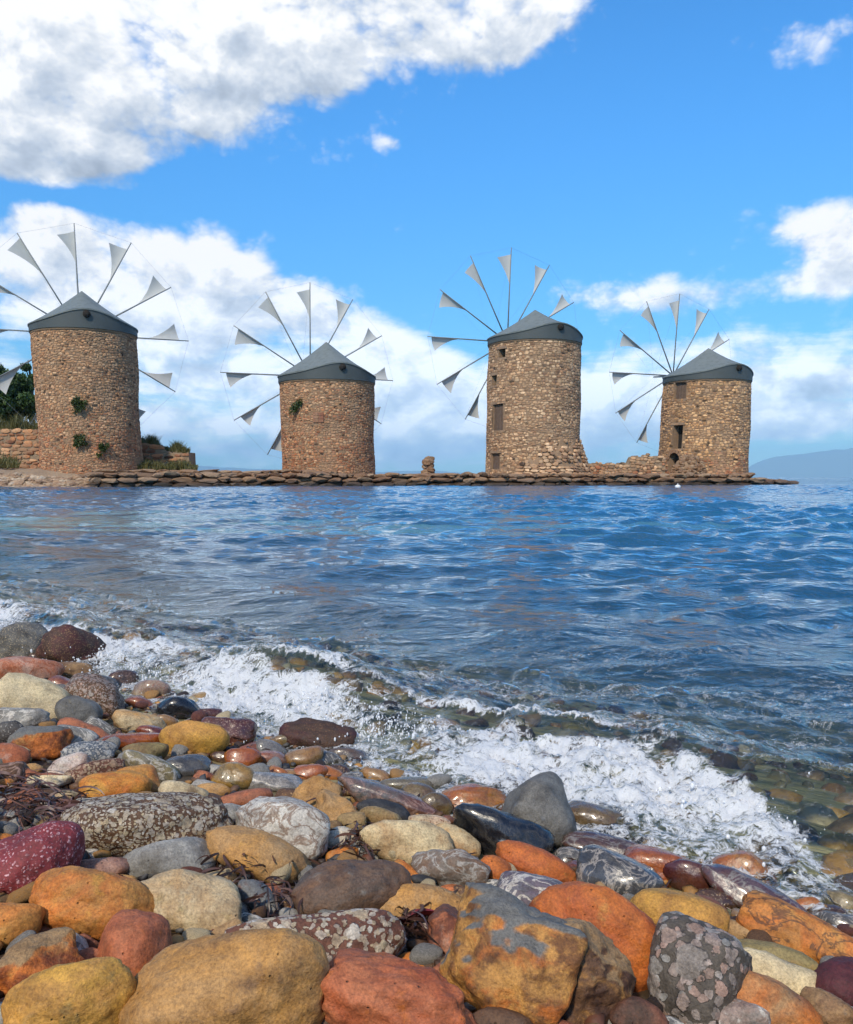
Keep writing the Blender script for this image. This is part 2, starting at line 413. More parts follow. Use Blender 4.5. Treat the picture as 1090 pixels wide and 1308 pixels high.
# ================================================================ rubble masonry on any surface
def rubble(fmap, S, z0, z1, rnd, palette, holes=(), sw=(.12, .32), sh=(.09, .19), bulge=.04, zc=None, closed=False, seen=None):
    V = []; Fc = []; C = []; z = z0
    wav = [(rnd.uniform(.5, 2.5), rnd.uniform(0, 6.28), rnd.uniform(.015, .04)) for _ in range(3)]
    wv = lambda s: sum(a * math.sin(f * s + p) for f, p, a in wav)
    while z < z1:
        h = rnd.uniform(*sh); s = -rnd.uniform(0, .3) if not closed else 0
        while s < S:
            w = rnd.uniform(*sw) * (1.3 if rnd.random() < .12 else 1)
            cs, cz = s + w / 2, z + h / 2 + wv(s) + rnd.uniform(-.045, .045)
            ok = z0 <= cz <= z1 + .06 and cs < S
            for (a, b, c, d) in holes:
                if a - w * .42 < cs < b + w * .42 and c - h * .40 < cz < d + h * .40: ok = False
            if zc is not None and cz > zc(cs): ok = False
            if seen is not None and not seen(cs): ok = False
            if ok and rnd.random() < .97:
                k = 7; base = len(V); a0 = rnd.uniform(0, 1); rot = rnd.uniform(-.12, .12); bl = bulge * rnd.uniform(.45, 1.5)
                ring = []
                for i in range(k):
                    th = 2 * math.pi * (i + rnd.uniform(-.22, .22)) / k + a0
                    cx, cy = math.cos(th), math.sin(th); e = (abs(cx) ** 3.2 + abs(cy) ** 3.2) ** (-1 / 3.2)
                    e *= rnd.uniform(.86, 1.04); ring.append((cx * e * w * .52, cy * e * h * .54))
                for sca, off in ((1.0, -.03), (.86, bl * .75)):
                    for (x, y) in ring:
                        xx = x * sca; yy = y * sca
                        V.append(fmap(cs + xx + rot * yy, cz + yy - rot * xx, off))
                V.append(fmap(cs, cz, bl + .01 * rnd.random()))
                for i in range(k):
                    j = (i + 1) % k
                    Fc += [(base + i, base + j, base + k + j, base + k + i), (base + k + i, base + k + j, base + 2 * k)]
                c = palette(rnd, cz); c = tuple(x * .16 for x in c) if rnd.random() < .045 else c; C += [c] * (2 * k + 1)  # a few stones coloured near black, in place of shaded pits
            s += w * 1.0 + rnd.uniform(-.01, .03)
        z += h
    return V, Fc, C

def pal(cols, low=None, zsplit=3.0):
    def f(rnd, z):
        cc = cols
        if low and rnd.random() < max(0, min(1, 1.1 - z / zsplit)): cc = low
        c = rnd.choice(cc); k = rnd.uniform(.70, 1.45); return (c[0] * k * 1.30, c[1] * k * 1.09, c[2] * k * .90)
    return f
TAN = [(.39, .25, .15), (.33, .20, .115), (.44, .30, .195), (.24, .145, .085), (.42, .31, .21), (.20, .12, .075), (.34, .21, .12)]
REDB = [(.32, .16, .085), (.26, .115, .06), (.38, .21, .12), (.30, .15, .09), (.42, .28, .18), (.20, .095, .055)]
GREYT = [(.41, .30, .20), (.35, .245, .16), (.47, .36, .25), (.28, .19, .12), (.50, .40, .29), (.30, .19, .12), (.19, .125, .085)]
WARM = [(.50, .34, .19), (.43, .28, .15), (.54, .39, .23), (.28, .175, .09), (.38, .26, .16), (.22, .135, .075)]

# ================================================================ windmills
AX_AL, AX_TI, HUB_L = math.radians(-24), math.radians(3.5), 3.75
def cyl_hit(u, v, c, R):
    d = ray(u, v); ox, oy = CAM[0] - c[0], CAM[1] - c[1]
    a = d[0] ** 2 + d[1] ** 2; b = 2 * (ox * d[0] + oy * d[1]); q = ox * ox + oy * oy - R * R
    t = (-b - math.sqrt(max(b * b - 4 * a * q, 0))) / (2 * a); P = CAM + d * t
    return math.atan2(P[0] - c[0], -(P[1] - c[1])), P[2]

def windmill(label, Y, u_top, u_bot, wt, wb, v_top, v_base, v_apex, hub_v, blade_R, palette, openings, seed, phase=0.0, bricks=None, butt=None, fine=1.0):
    rnd = random.Random(seed)
    base = at_Y(u_bot, v_base, Y); z0 = base[2]; top = at_Y(u_top, v_top, Y); apex = at_Y(u_top, v_apex, Y)
    dep = lambda P: P[1] * cT - (P[2] - CAM[2]) * sT
    ca_ = math.cos(math.atan2(base[0], base[1])); Rt = wt / 2 * dep(top) / F * ca_; Rb = wb / 2 * dep(base) / F * ca_
    c = np.array([(base[0] + top[0]) / 2, Y, z0]); H = top[2] - z0
    root = empty('windmill', tuple(c), label, 'windmill', 'ruined stone windmills along the jetty')
    rad = lambda z: Rb + (Rt - Rb) * max(0, min(1, z / H))
    Rm = (Rt + Rb) / 2
    S = 2 * math.pi * Rm
    # azimuth 0 faces the camera side (-Y); s runs from the far side round
    def fmap(s, z, off):
        ph = s / Rm - math.pi; r = rad(z) + off + (.035 * math.sin(2 * ph + .8 * z + seed) + .022 * math.sin(5 * ph - 1.4 * z) + .012 * math.sin(11 * ph + 2.3 * z)) * min(1, max(0, (H - z) / .8)); return (r * math.sin(ph), -r * math.cos(ph), z)
    holes = []
    for op in openings:
        ph, z = cyl_hit(op['u'], op['v'], c, Rm); z -= z0
        hw = op['w'] * Y / F / 2 / max(.35, math.cos(ph + math.atan2(c[0], c[1]))); hh = op['h'] * Y / F / 2
        op['ph'] = ph; op['z'] = z; op['hw'] = hw; op['hh'] = hh
        s = (ph + math.pi) * Rm; holes.append((s - hw, s + hw, z - hh, z + hh))
    V, Fc, C = rubble(fmap, S, -.3, H - .03, rnd, palette, holes, sw=(.11 * fine, .36 * fine), sh=(.08 * fine, .20 * fine), bulge=.024, closed=True, seen=(lambda s: math.cos(s / Rm - math.pi + math.atan2(c[0], c[1])) > -.45))
    core_off = -.002
    # core wall with real openings
    ss = sorted(set([round(S * i / 72, 4) for i in range(73)] + [round(x, 4) for h in holes for x in h[:2]]))
    zz = sorted(set([round(-.4 + (H + .4) * i / 24, 4) for i in range(25)] + [round(x, 4) for h in holes for x in h[2:]]))
    cv = [fmap(s, z, core_off) for z in zz for s in ss]; cf = []
    n = len(ss)
    for i in range(len(zz) - 1):
        for j in range(n - 1):
            ms, mz = (ss[j] + ss[j + 1]) / 2, (zz[i] + zz[i + 1]) / 2
            if any(h[0] < ms < h[1] and h[2] < mz < h[3] for h in holes): continue
            cf.append((i * n + j, i * n + j + 1, (i + 1) * n + j + 1, (i + 1) * n + j))
    link('tower_wall', mesh_data('tower_wall', cv, cf, M_MORTAR, True), root)
    link('stone_facing', mesh_data('stone_facing', V, Fc, M_MASON, False, np.array(C)), root)['kind'] = 'stuff'
    for op in openings:
        ph, z, hw, hh = op['ph'], op['z'], op['hw'], op['hh']; s = (ph + math.pi) * Rm
        q = MB(); D = -.55; st = 6
        A = lambda ds, dz, off: fmap(s + ds, z + dz, off)
        q.add([A(-hw, -hh, core_off), A(hw, -hh, core_off), A(hw, hh, core_off), A(-hw, hh, core_off), A(-hw, -hh, D), A(hw, -hh, D), A(hw, hh, D), A(-hw, hh, D)],
              [(0, 1, 5, 4), (1, 2, 6, 5), (2, 3, 7, 6), (3, 0, 4, 7)])
        fr = link('window_opening', q.data('window_opening', M_MORTAR), root)
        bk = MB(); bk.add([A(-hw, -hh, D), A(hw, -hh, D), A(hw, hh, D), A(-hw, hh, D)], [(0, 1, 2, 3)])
        link('painted_interior_dark', bk.data('painted_interior_dark', M_DARK), fr)  # back panel with the tower's inner darkness painted on
        if op.get('door'):
            for k in range(4):
                a0, a1 = -hw + 2 * hw * k / 4 + .01, -hw + 2 * hw * (k + 1) / 4 - .01
                d = MB(); Vb = [A(a, b_, o_) for o_ in (-.20, -.14) for a, b_ in ((a0, -hh), (a1, -hh), (a1, hh * .98), (a0, hh * .98))]
                d.add(Vb, [(4, 5, 6, 7), (0, 4, 7, 3), (1, 2, 6, 5), (3, 7, 6, 2), (0, 1, 5, 4)]); link('door_plank', d.data('door_plank', M_DOOR), fr)
        if op.get('arch'):     # wedge stones of the arch
            for k in range(7):
                t0, t1 = math.pi * k / 7 + .03, math.pi * (k + 1) / 7 - .03
                a = MB(); pts = []
                for off in (-.03, .07):
                    for rr, tt in ((hw * 1.0, t0), (hw * 1.5, t0), (hw * 1.5, t1), (hw * 1.0, t1)):
                        pts.append(A(-rr * math.cos(tt), hh * .25 + rr * math.sin(tt), off))
                a.add(pts, [(4, 7, 6, 5), (0, 1, 5, 4), (1, 2, 6, 5), (2, 3, 7, 6), (3, 0, 4, 7)], (.30, .17, .10)); link('arch_stone', a.data('arch_stone', M_MASON, False, True), fr)
        else:
            for nm, zb, th in (('lintel', hh + .0, .17), ('sill', -hh - .13, .13)):
                d = MB(); Vb = [A(a, b_, o_) for o_ in (-.3, .06) for a, b_ in ((-hw - .16, zb), (hw + .16, zb), (hw + .13, zb + th), (-hw - .14, zb + th))]
                d.add(Vb, [(4, 5, 6, 7), (0, 4, 7, 3), (1, 2, 6, 5), (3, 7, 6, 2), (0, 1, 5, 4)], (.30, .20, .13)); link(nm, d.data(nm, M_MASON, False, True), fr)
    if bricks:                 # walled-up opening
        ph, z = cyl_hit(bricks[0], bricks[1], c, Rm); z -= z0; s = (ph + math.pi) * Rm
        for k in range(6):
            d = MB(); a0, b0 = -.32 + (k % 2) * .33, -.30 + (k // 2) * .21
            Vb = [fmap(s + a, z + b_, o_) for o_ in (-.05, .085) for a, b_ in ((a0, b0), (a0 + .31, b0), (a0 + .31, b0 + .19), (a0, b0 + .19))]
            d.add(Vb, [(4, 5, 6, 7), (0, 4, 7, 3), (1, 2, 6, 5), (3, 7, 6, 2), (0, 1, 5, 4)], (.26, .10, .055)); link('brick', d.data('brick', M_MASON, False, True), root)
    # pale wall-head ring, fascia and roof
    w = MB(); n = 72; tail = AX_AL     # the tail of the cap is opposite the sails: azimuth in fmap terms
    tail_ph = math.atan2(-math.sin(AX_AL), math.cos(AX_AL))      # towards the camera, slightly right
    ring = lambda r, zf: [(r * math.sin(2 * math.pi * i / n), -r * math.cos(2 * math.pi * i / n), zf(2 * math.pi * i / n)) for i in range(n)]
    w.add(ring(Rt + .01, lambda p: H - .14) + ring(Rt + .055, lambda p: H - .12) + ring(Rt + .055, lambda p: H + .0) + ring(Rt - .3, lambda p: H + .01),
          [(r * n + i, r * n + (i + 1) % n, (r + 1) * n + (i + 1) % n, (r + 1) * n + i) for r in range(3) for i in range(n)])
    link('wall_head', w.data('wall_head', M_MORTAR, True), root)
    ha = apex[2] - z0
    def zs(p):
        d = (p - tail_ph + math.pi) % (2 * math.pi) - math.pi; d2 = (p - tail_ph) % (2 * math.pi) - math.pi
        return H + .40 + .62 * math.exp(-(d / .62) ** 2) + .5 * math.exp(-(d2 / .6) ** 2)
    k = MB(); k.add(ring(Rt + .10, lambda p: H - .02) + ring(Rt + .10, zs), [(i, (i + 1) % n, n + (i + 1) % n, n + i) for i in range(n)])
    link('fascia', k.data('fascia', M_SKIRT, True), root)
    k = MB(); nr = 8; Vr = []
    for q in range(nr + 1):
        f = q / nr; r = (Rt + .15) * (1 - f) + .04 * f
        Vr += ring(r, lambda p, f=f: (zs(p) - .02) * (1 - f) + ha * f - .10 * math.sin(math.pi * f) * (1 if True else 0) + .015 * math.sin(9 * p) * (1 - f))
    k.add(Vr, [(q * n + i, q * n + (i + 1) % n, (q + 1) * n + (i + 1) % n, (q + 1) * n + i) for q in range(nr) for i in range(n)])
    k.add(ring(Rt + .15, lambda p: zs(p) - .02) + ring(Rt + .15, lambda p: zs(p) - .08), [(n + i, n + (i + 1) % n, (i + 1) % n, i) for i in range(n)])
    k.add([(0, 0, ha + .02)] + ring(.04, lambda p: ha), [(0, 1 + i, 1 + (i + 1) % n) for i in range(n)])
    roof = link('cap_roof', k.data('cap_roof', M_ROOF, True), root)
    # round port for the tail beam: solid stub, the hole's darkness is its colour
    tp = np.array([math.sin(tail_ph) * (Rt + .08), -math.cos(tail_ph) * (Rt + .08), H + .70]); td = np.array([math.sin(tail_ph), -math.cos(tail_ph), 0])
    k = MB(); k.tube([tp, tp + td * .16], .20, 14); link('tail_beam_port', k.data('tail_beam_port', M_DARK, True), roof)
    # rotor
    a = np.array([math.sin(AX_AL) * math.cos(AX_TI), math.cos(AX_AL) * math.cos(AX_TI), math.sin(AX_TI)])
    hubY = Y + HUB_L * a[1]; hz = at_Y(u_top - 20, hub_v, hubY)[2] - z0
    hub = np.array([a[0] * HUB_L, a[1] * HUB_L, hz])
    e1 = np.array([math.cos(AX_AL), -math.sin(AX_AL), 0.0]); e2 = np.array([0, 0, 1.0]); e2 = e2 - e2.dot(a) * a; e2 /= np.linalg.norm(e2)
    k = MB(); k.tube([hub - a * 3.2, hub - a * .1, hub + a * .1, hub + a * 2.3], [.16, .16, .09, .05], 10); shaft = link('wind_shaft', k.data('wind_shaft', M_POLE, True), root)
    k = MB(); k.tube([hub - a * .22, hub + a * .22], .26, 14); link('hub', k.data('hub', M_POLE, False), shaft)
    tips = []; prow = hub + a * 2.28
    for i in range(12):
        th = 2 * math.pi * i / 12 + math.radians(phase); jit = rnd.uniform(.985, 1.015)
        d = math.sin(th) * e1 + math.cos(th) * e2; o = -(math.cos(th) * e1 - math.sin(th) * e2)
        tip = hub + d * blade_R * jit; tips.append(tip)
        k = MB(); k.tube([hub + d * .1, hub + d * blade_R * .5 + a * .02, tip], [.050, .044, .030], 7); arm = link('sail_arm', k.data('sail_arm', M_POLE, True), root)
        # furled triangular sail with belly
        r1, r2, of = .935 + rnd.uniform(-.015, .015), .60 + rnd.uniform(-.03, .03), .155 * rnd.uniform(.9, 1.1)
        A_, B_, C_ = hub + d * blade_R * r1, hub + d * blade_R * (r1 - .045) + o * blade_R * of, hub + d * blade_R * r2
        m = 7; idx = {}; Vs = []
        for side in (0, 1):
            for p in range(m + 1):
                for q in range(m + 1 - p):
                    f1, f2 = p / m, q / m; f0 = 1 - f1 - f2
                    P = A_ * f0 + B_ * f1 + C_ * f2
                    edge = f1 * f2 * 4; P = P - o * edge * .18 + a * (f1 * (1 - f1) * .45 + .06) * (1 if True else 0)
                    if f1 == 0: P = A_ * f0 + C_ * f2 + a * .045
                    idx[(side, p, q)] = len(Vs); Vs.append(P + a * (.004 if side else -.004))
        Fs = []
        for side in (0, 1):
            for p in range(m):
                for q in range(m - p):
                    t = (idx[side, p, q], idx[side, p + 1, q], idx[side, p, q + 1]); Fs.append(t if side else t[::-1])
                    if p + q < m - 1:
                        t = (idx[side, p + 1, q], idx[side, p + 1, q + 1], idx[side, p, q + 1]); Fs.append(t if side else t[::-1])
        k = MB(); k.add(Vs, Fs); link('sail', k.data('sail', M_SAIL, True), arm)
        k = MB(); k.tube([prow, tip], .004, 3); link('stay_wire', k.data('stay_wire', M_WIRE), root)
    for i in range(12):
        k = MB(); k.tube([tips[i], (tips[i] + tips[(i + 1) % 12]) / 2 * .998 + hub * .002, tips[(i + 1) % 12]], .0055, 3); link('rim_wire', k.data('rim_wire', M_WIRE), root)
    if butt:                   # crumbling skirt of older masonry round the foot
        ph0, ph1, hmax, ex = butt
        def bm_(s, z, off):
            ph = ph0 + s / Rm; f = max(0.0, 1 - z / hmax); r = Rm + .12 + ex * (f ** 1.5) + off; return (r * math.sin(ph), -r * math.cos(ph), z)
        Sb = (ph1 - ph0) * Rm
        zc = lambda s: hmax * (.15 + .85 * math.sin(math.pi * min(1, max(0, s / Sb))) ** .8) * (.82 + .18 * math.sin(s * 5.1) + .10 * math.sin(s * 13))
        Vb, Fb, Cb = rubble(bm_, Sb, -.3, hmax, rnd, palette, zc=zc, bulge=.09, sw=(.2, .5), sh=(.15, .28))
        link('ruined_buttress', mesh_data('ruined_buttress', Vb, Fb, M_MASON, False, np.array(Cb)), root)['kind'] = 'stuff'
        ns = 40; nz = 10
        gv = [bm_(Sb * i / ns, min(zc(Sb * i / ns), hmax) * j / nz, -.06) for j in range(nz + 1) for i in range(ns + 1)]
        gf = [(j * (ns + 1) + i, j * (ns + 1) + i + 1, (j + 1) * (ns + 1) + i + 1, (j + 1) * (ns + 1) + i) for j in range(nz) for i in range(ns)]
        # roof the broken top back to the tower
        b0 = len(gv); gv += [(rad(1) * math.sin(ph0 + Sb * i / ns / Rm), -rad(1) * math.cos(ph0 + Sb * i / ns / Rm), zc(Sb * i / ns) + .1) for i in range(ns + 1)]
        gf += [(nz * (ns + 1) + i, nz * (ns + 1) + i + 1, b0 + i + 1, b0 + i) for i in range(ns)]
        link('buttress_core', mesh_data('buttress_core', gv, gf, M_MORTAR, True), root)
    return root, c, Rm, z0

mill1 = windmill('broad stone windmill beside the terrace wall, three green tufts growing on its wall', 53, 109, 117, 134, 130, 428, 600, 372, 427, 6.45,
                 pal(TAN, REDB, 3.6), [], 11, fine=.74)
mill2 = windmill('squat windmill on the bare jetty, one bush growing high on its wall, no windows', 59, 419.5, 418.5, 120, 118, 490, 606, 437, 481, 6.1,
                 pal(TAN, REDB, 5.5), [], 12, bricks=(407, 533), fine=.80)
mill3 = windmill('tallest windmill with a crumbling buttress at its foot and a column of small openings', 61, 683, 680, 117, 120, 441, 605, 396, 437, 6.2,
                 pal(GREYT), [dict(u=640, v=451, w=8, h=10), dict(u=630.5, v=486, w=6, h=12), dict(u=636, v=533, w=13, h=31, door=1), dict(u=633, v=589, w=11, h=19, door=1)], 13,
                 butt=(-.35, 2.2, 2.5, .75))
mill4 = windmill('windmill near the jetty tip with an arched doorway below two tall dark windows', 65, 903.5, 897, 111, 117, 489, 607, 445, 480, 5.85,
                 pal(WARM, REDB, 1.6), [dict(u=868, v=499, w=14, h=19, door=1), dict(u=866, v=558, w=11, h=28), dict(u=862, v=590, w=13, h=22, arch=1)], 14)

# ================================================================ jetty
def px_line(pts, z=.6):
    return [np.array([ray(u, 615)[0] / ray(u, 615)[1] * Y, Y]) for u, Y in pts]
QF = px_line([(116, 47.5), (250, 50), (420, 53.5), (620, 55.5), (850, 58.5), (962, 60.0)])
QTOP = .70
q = MB(); back = 12.5
V = []
for P in QF: V += [(P[0], P[1] + .35, -1.2), (P[0], P[1] + .35, QTOP - .05), (P[0] + .3, P[1] + back, QTOP + .05), (P[0] + .3, P[1] + back, -1.2)]
Fc = [(4 * i + a, 4 * i + 4 + a, 4 * i + 4 + b, 4 * i + b) for i in range(len(QF) - 1) for a, b in ((0, 1), (1, 2), (2, 3))]
Fc += [(0, 1, 2, 3), tuple(4 * (len(QF) - 1) + i for i in (3, 2, 1, 0))]
q.add(V, Fc)
jetty = empty('jetty_wall', (QF[0][0], QF[0][1], 0), 'low jetty of rough dark stone blocks carrying the windmills', 'jetty')
o = link('rubble_core', q.data('rubble_core', M_QUAY), None); o.parent = jetty; o.matrix_parent_inverse = Matrix.Translation((-QF[0][0], -QF[0][1], 0))
rnd = random.Random(3)
def course(line, z0, z1, w0, w1, parent, off, jut=.12, name='stone_block', zjit=.0):
    org = np.array(parent.location[:])
    seg = [np.linalg.norm(line[i + 1] - line[i]) for i in range(len(line) - 1)]; L = sum(seg); s = rnd.uniform(-.3, 0)
    while s < L:
        w = rnd.uniform(w0, w1); m = min(max(s + w / 2, 0), L - .01); i = 0; r = m
        while r > seg[i]: r -= seg[i]; i += 1
        t = (line[i + 1] - line[i]) / seg[i]; P = line[i] + t * r; nrm = np.array([t[1], -t[0]])
        P = P + nrm * (off + rnd.uniform(-jut, jut)); h = (z1 - z0) * rnd.uniform(.92, 1.2)
        ob = bpy.data.objects.new(name, rnd.choice(BLOCKS)); col.objects.link(ob); ob.parent = parent
        ob.location = (P[0] - org[0], P[1] - org[1], (z0 + z1) / 2 + rnd.uniform(-.04, .04) + zjit * rnd.random() - org[2])
        ob.scale = (w * .56, rnd.uniform(.35, .6), h * rnd.uniform(.50, .62)); ob.rotation_euler = (rnd.uniform(-.1, .1), rnd.uniform(-.09, .09), math.atan2(t[1], t[0]) + rnd.uniform(-.12, .12))
        s += w * .92
course(QF, .46, .70, .35, 1.25, jetty, -.08, .18, zjit=.10)
course(QF, .18, .46, .45, 1.5, jetty, .05, .15, zjit=.06)
course(QF, -.12, .20, .6, 1.7, jetty, .18, .2)
course(px_line([(120, 50), (250, 52.5), (420, 56)]), .72, .92, .5, 1.3, jetty, 0, .5, 'capping_stone', .05)
# low reef at the jetty's end
def rock_pile(name, label, cat, pts, sizes, seed, mat_blocks=BLOCKS, group=None):
    r = random.Random(seed); root = empty(name, tuple(pts[0]), label, cat, group); org = np.array(pts[0])
    for P, s in zip(pts, sizes):
        ob = bpy.data.objects.new('stone', r.choice(mat_blocks)); col.objects.link(ob); ob.parent = root
        ob.location = tuple(np.array(P) - org); ob.scale = (s[0] / 2, s[1] / 2, s[2] / 2); ob.rotation_euler = (r.uniform(-.2, .2), r.uniform(-.2, .2), r.uniform(0, 6.3))
    return root
r = random.Random(8); pts = []; sz = []
for k in range(46):
    u = 950 + 58 * (k / 45) ** .9 + r.uniform(-4, 4); Y = 60.5 + r.uniform(-.8, 2.5); X = ray(u, 612)[0] / ray(u, 612)[1] * Y
    hgt = .50 * (1 - ((u - 955) / 75)) + .15; pts.append((X, Y, max(hgt, .1) * r.uniform(.0, .5))); sz.append((r.uniform(.6, 1.2), r.uniform(.6, 1.2), max(.35, hgt) * r.uniform(.7, 1.1)))
rock_pile('rock_reef', 'dark low reef of rocks trailing off the jetty tip into the sea', 'rocks', pts, sz, 21)
# ruined stump between the two middle mills
pts = []; sz = []
for k, (du, v, w, h) in enumerate([(-5, 606, 13, 7), (4, 605, 12, 8), (-1, 601, 14, 8), (5, 600, 10, 7), (-4, 596, 10, 8), (3, 595, 11, 8), (-3, 590, 10, 8), (4, 590, 8, 7), (-1, 586, 9, 7), (-6, 604, 9, 9), (2, 597, 10, 9), (5, 586, 5, 6)]):
    P = at_Y(547 + du * .7, v, 57.5 + (k % 3) * .18); s = 57.5 / F; pts.append(tuple(P)); sz.append((w * s * .82, .55, h * s * 1.0))
rock_pile('ruin_stump', 'small stump of ruined masonry standing alone on the jetty', 'ruin', pts, sz, 22)
# ================================================================ land beside the first mill
def grid_mesh(name, xs, ys, zf, mat, smooth=True):
    X, Yg = np.meshgrid(xs, ys); Z = zf(X.ravel(), Yg.ravel()); V = np.stack([X.ravel(), Yg.ravel(), Z], 1)
    n, m = len(xs), len(ys); i = np.arange(m - 1)[:, None] * n + np.arange(n - 1)[None, :]; i = i.ravel()
    return mesh_data(name, V, np.stack([i, i + 1, i + n + 1, i + n], 1), mat, smooth)
M_SOIL = simple_mat('pebbly_soil', (.28, .20, .13), .95, .45, 1.2, bump=.9, bscale=7, bdist=.08)
XL = QF[0][0]
def land_z(X, Y):
    edge = 46.0 + 1.3 * np.sin(X * .25) + .25 * fbm(np.stack([X, Y, X * 0], 1) * .8, 4, 3)
    d = Y - edge; z = np.where(d < 0, d * .25, np.minimum(.95, d * .24)) + .10 * fbm(np.stack([X, Y, X * 0], 1) * 1.3, 6, 4) * sstep(0, 1.5, d)
    k = 1 - sstep(XL + .2, XL + 2.0, X); return z * k - 1.0 * (1 - k)
g = link('shore_ground', grid_mesh('shore_ground', np.linspace(-75, XL + 14, 220), np.concatenate([np.linspace(42, 60, 70), np.linspace(61, 110, 20)]), land_z, M_SOIL)); g['kind'] = 'structure'
# strewn rocks on that shore
D, Fi = ico(1); VV = []; FF = []; CC = []; b0 = 0; rs = np.random.RandomState(5)
for k in range(900):
    u = rs.uniform(-60, 126); Y = 45.2 + 4.2 * rs.rand(); X = ray(u, 612)[0] / ray(u, 612)[1] * Y
    z = float(land_z(np.array([X]), np.array([Y]))[0]); s = rs.uniform(.10, .42) * np.array([1.3, 1, .6])
    P = D * (1 + .25 * rs.rand(len(D), 1)) * s / 2 + (X, Y, z + .03); VV.append(P); FF.append(Fi + b0); b0 += len(P)
    c = (TAN + GREYT + [(.5, .42, .33)])[rs.randint(15)]; CC.append(np.tile(np.array(c) * rs.uniform(.7, 1.2), (len(P), 1)))
tag(link('strewn_rocks', mesh_data('strewn_rocks', np.vstack(VV), np.vstack(FF), M_MASON, False, np.vstack(CC))), 'pale strewn rocks along the shore below the broad windmill', 'rocks', kind='stuff')

def flat_wall(name, label, u0, v_top0, u1, v_top1, v_bot, Y0, Y1, seed, palette, prof=None, dpt=-9.0, sw=(.3, .8), sh=(.15, .3)):
    rn = random.Random(seed); A = at_Y(u0, v_bot, Y0); B = at_Y(u1, v_bot, Y1); zt0 = at_Y(u0, v_top0, Y0)[2]; zt1 = at_Y(u1, v_top1, Y1)[2]; z0 = min(A[2], B[2]) - .3
    L = math.hypot(B[0] - A[0], B[1] - A[1]); tx, ty = (B[0] - A[0]) / L, (B[1] - A[1]) / L; nx, ny = ty, -tx
    root = empty(name, (A[0], A[1], z0), label, 'wall')
    fm = lambda s, z, off: (tx * s + nx * off, ty * s + ny * off, z)
    zc = lambda s: (zt0 + (zt1 - zt0) * s / L) - z0
    if prof: zc = lambda s: float(np.interp(s / L, [p[0] for p in prof], [at_Y(u0, p[1], Y0)[2] for p in prof])) - z0 + .07 * math.sin(s * 7 + 1) + .05 * math.sin(s * 17)
    V, Fc, C = rubble(fm, L, 0, max(zc(L * i / 40) for i in range(41)), rn, palette, zc=zc, bulge=.06, sw=sw, sh=sh)
    link('stone_facing', mesh_data('stone_facing', V, Fc, M_MASON, False, np.array(C)), root)['kind'] = 'stuff'
    k = MB(); n = 60; sv = [L * i / n for i in range(n + 1)]
    k.add([fm(s_, z_, o_) for s_ in sv for z_, o_ in ((0, -.02), (zc(s_) - .03, -.02), (zc(s_) - .03, dpt), (0, dpt))],
          [(4 * i + a, 4 * i + 4 + a, 4 * i + 4 + b_, 4 * i + b_) for i in range(n) for a, b_ in ((0, 1), (1, 2), (2, 3))] + [(0, 1, 2, 3), (4 * n + 3, 4 * n + 2, 4 * n + 1, 4 * n)])
    link('earth_core', k.data('earth_core', M_SOIL), root)
    return root
flat_wall('terrace_wall', 'long reddish terrace wall with trees growing above it', -120, 545, 62, 548, 597, 58, 58, 31, pal(REDB))
flat_wall('terrace_wall', 'short reddish ruined wall with weeds on top beside the broad windmill', 170, 574, 242, 578, 600, 55.5, 55.5, 32, pal(REDB), dpt=-1.6, prof=[(0, 566), (.2, 566), (.4, 569), (.6, 574), (.75, 577), (1, 578)])

flat_wall('tumbled_wall', 'low tumbled drystone wall between the tall mill and the arched doorway mill', 746, 590, 850, 582, 608, 60.6, 61.5, 33, pal(GREYT, REDB, 1.0),
          prof=[(0, 588), (.1, 592), (.5, 592), (.56, 590), (.60, 583), (.75, 581.5), (1, 583)], dpt=-.9, sw=(.18, .45), sh=(.12, .24))
# heap of fallen stones in front of the arch
r = random.Random(8); Pm = at_Y(879, 609, 61.2); mound = empty('rubble_mound', tuple(Pm), 'rounded heap of fallen stones before the arched doorway', 'rubble'); D, Fi = ico(3)
Vm = D * (1.12, .8, 1.42) * (1 + .06 * fbm(D * 3, 5, 3))[:, None]; link('earth_core', mesh_data('earth_core', Vm, Fi, M_MORTAR), mound)
for k in range(130):
    a, t = r.uniform(math.pi, 2 * math.pi), math.asin(r.uniform(0, 1)); P = np.array([math.cos(a) * math.cos(t) * 1.12, math.sin(a) * math.cos(t) * .8, math.sin(t) * 1.42])
    ob = bpy.data.objects.new('stone', r.choice(BLOCKS)); col.objects.link(ob); ob.parent = mound; ob.location = tuple(P); ob.scale = (r.uniform(.11, .22), r.uniform(.1, .18), r.uniform(.08, .15)); ob.rotation_euler = (r.uniform(-.4, .4), r.uniform(-.4, .4), r.uniform(0, 6.3))

def blades(area, n, h, seed, w=.03):
    """tufts of grass: area(rs) gives a root point"""
    rs = np.random.RandomState(seed); V = []; Fc = []
    for k in range(n):
        P = np.array(area(rs)); hh = h * rs.uniform(.3, 1.3) * (.35 + .75 * abs(math.sin(P[0] * 2.3) + .6 * math.sin(P[0] * 5.9 + P[1]))); a = rs.uniform(0, 6.28); ln = rs.normal(size=2) * hh * .35; ww = w * rs.uniform(.6, 1.4)
        d = np.array([math.cos(a), math.sin(a), 0]) * ww; b = len(V)
        V += [P - d, P + d, P + (ln[0] * .4 + d[0] * .7, ln[1] * .4 + d[1] * .7, hh * .6), P + (ln[0] * .4 - d[0] * .7, ln[1] * .4 - d[1] * .7, hh * .6), P + (ln[0], ln[1], hh)]
        Fc += [(b, b + 1, b + 2, b + 3), (b + 3, b + 2, b + 4)]
    return V, Fc
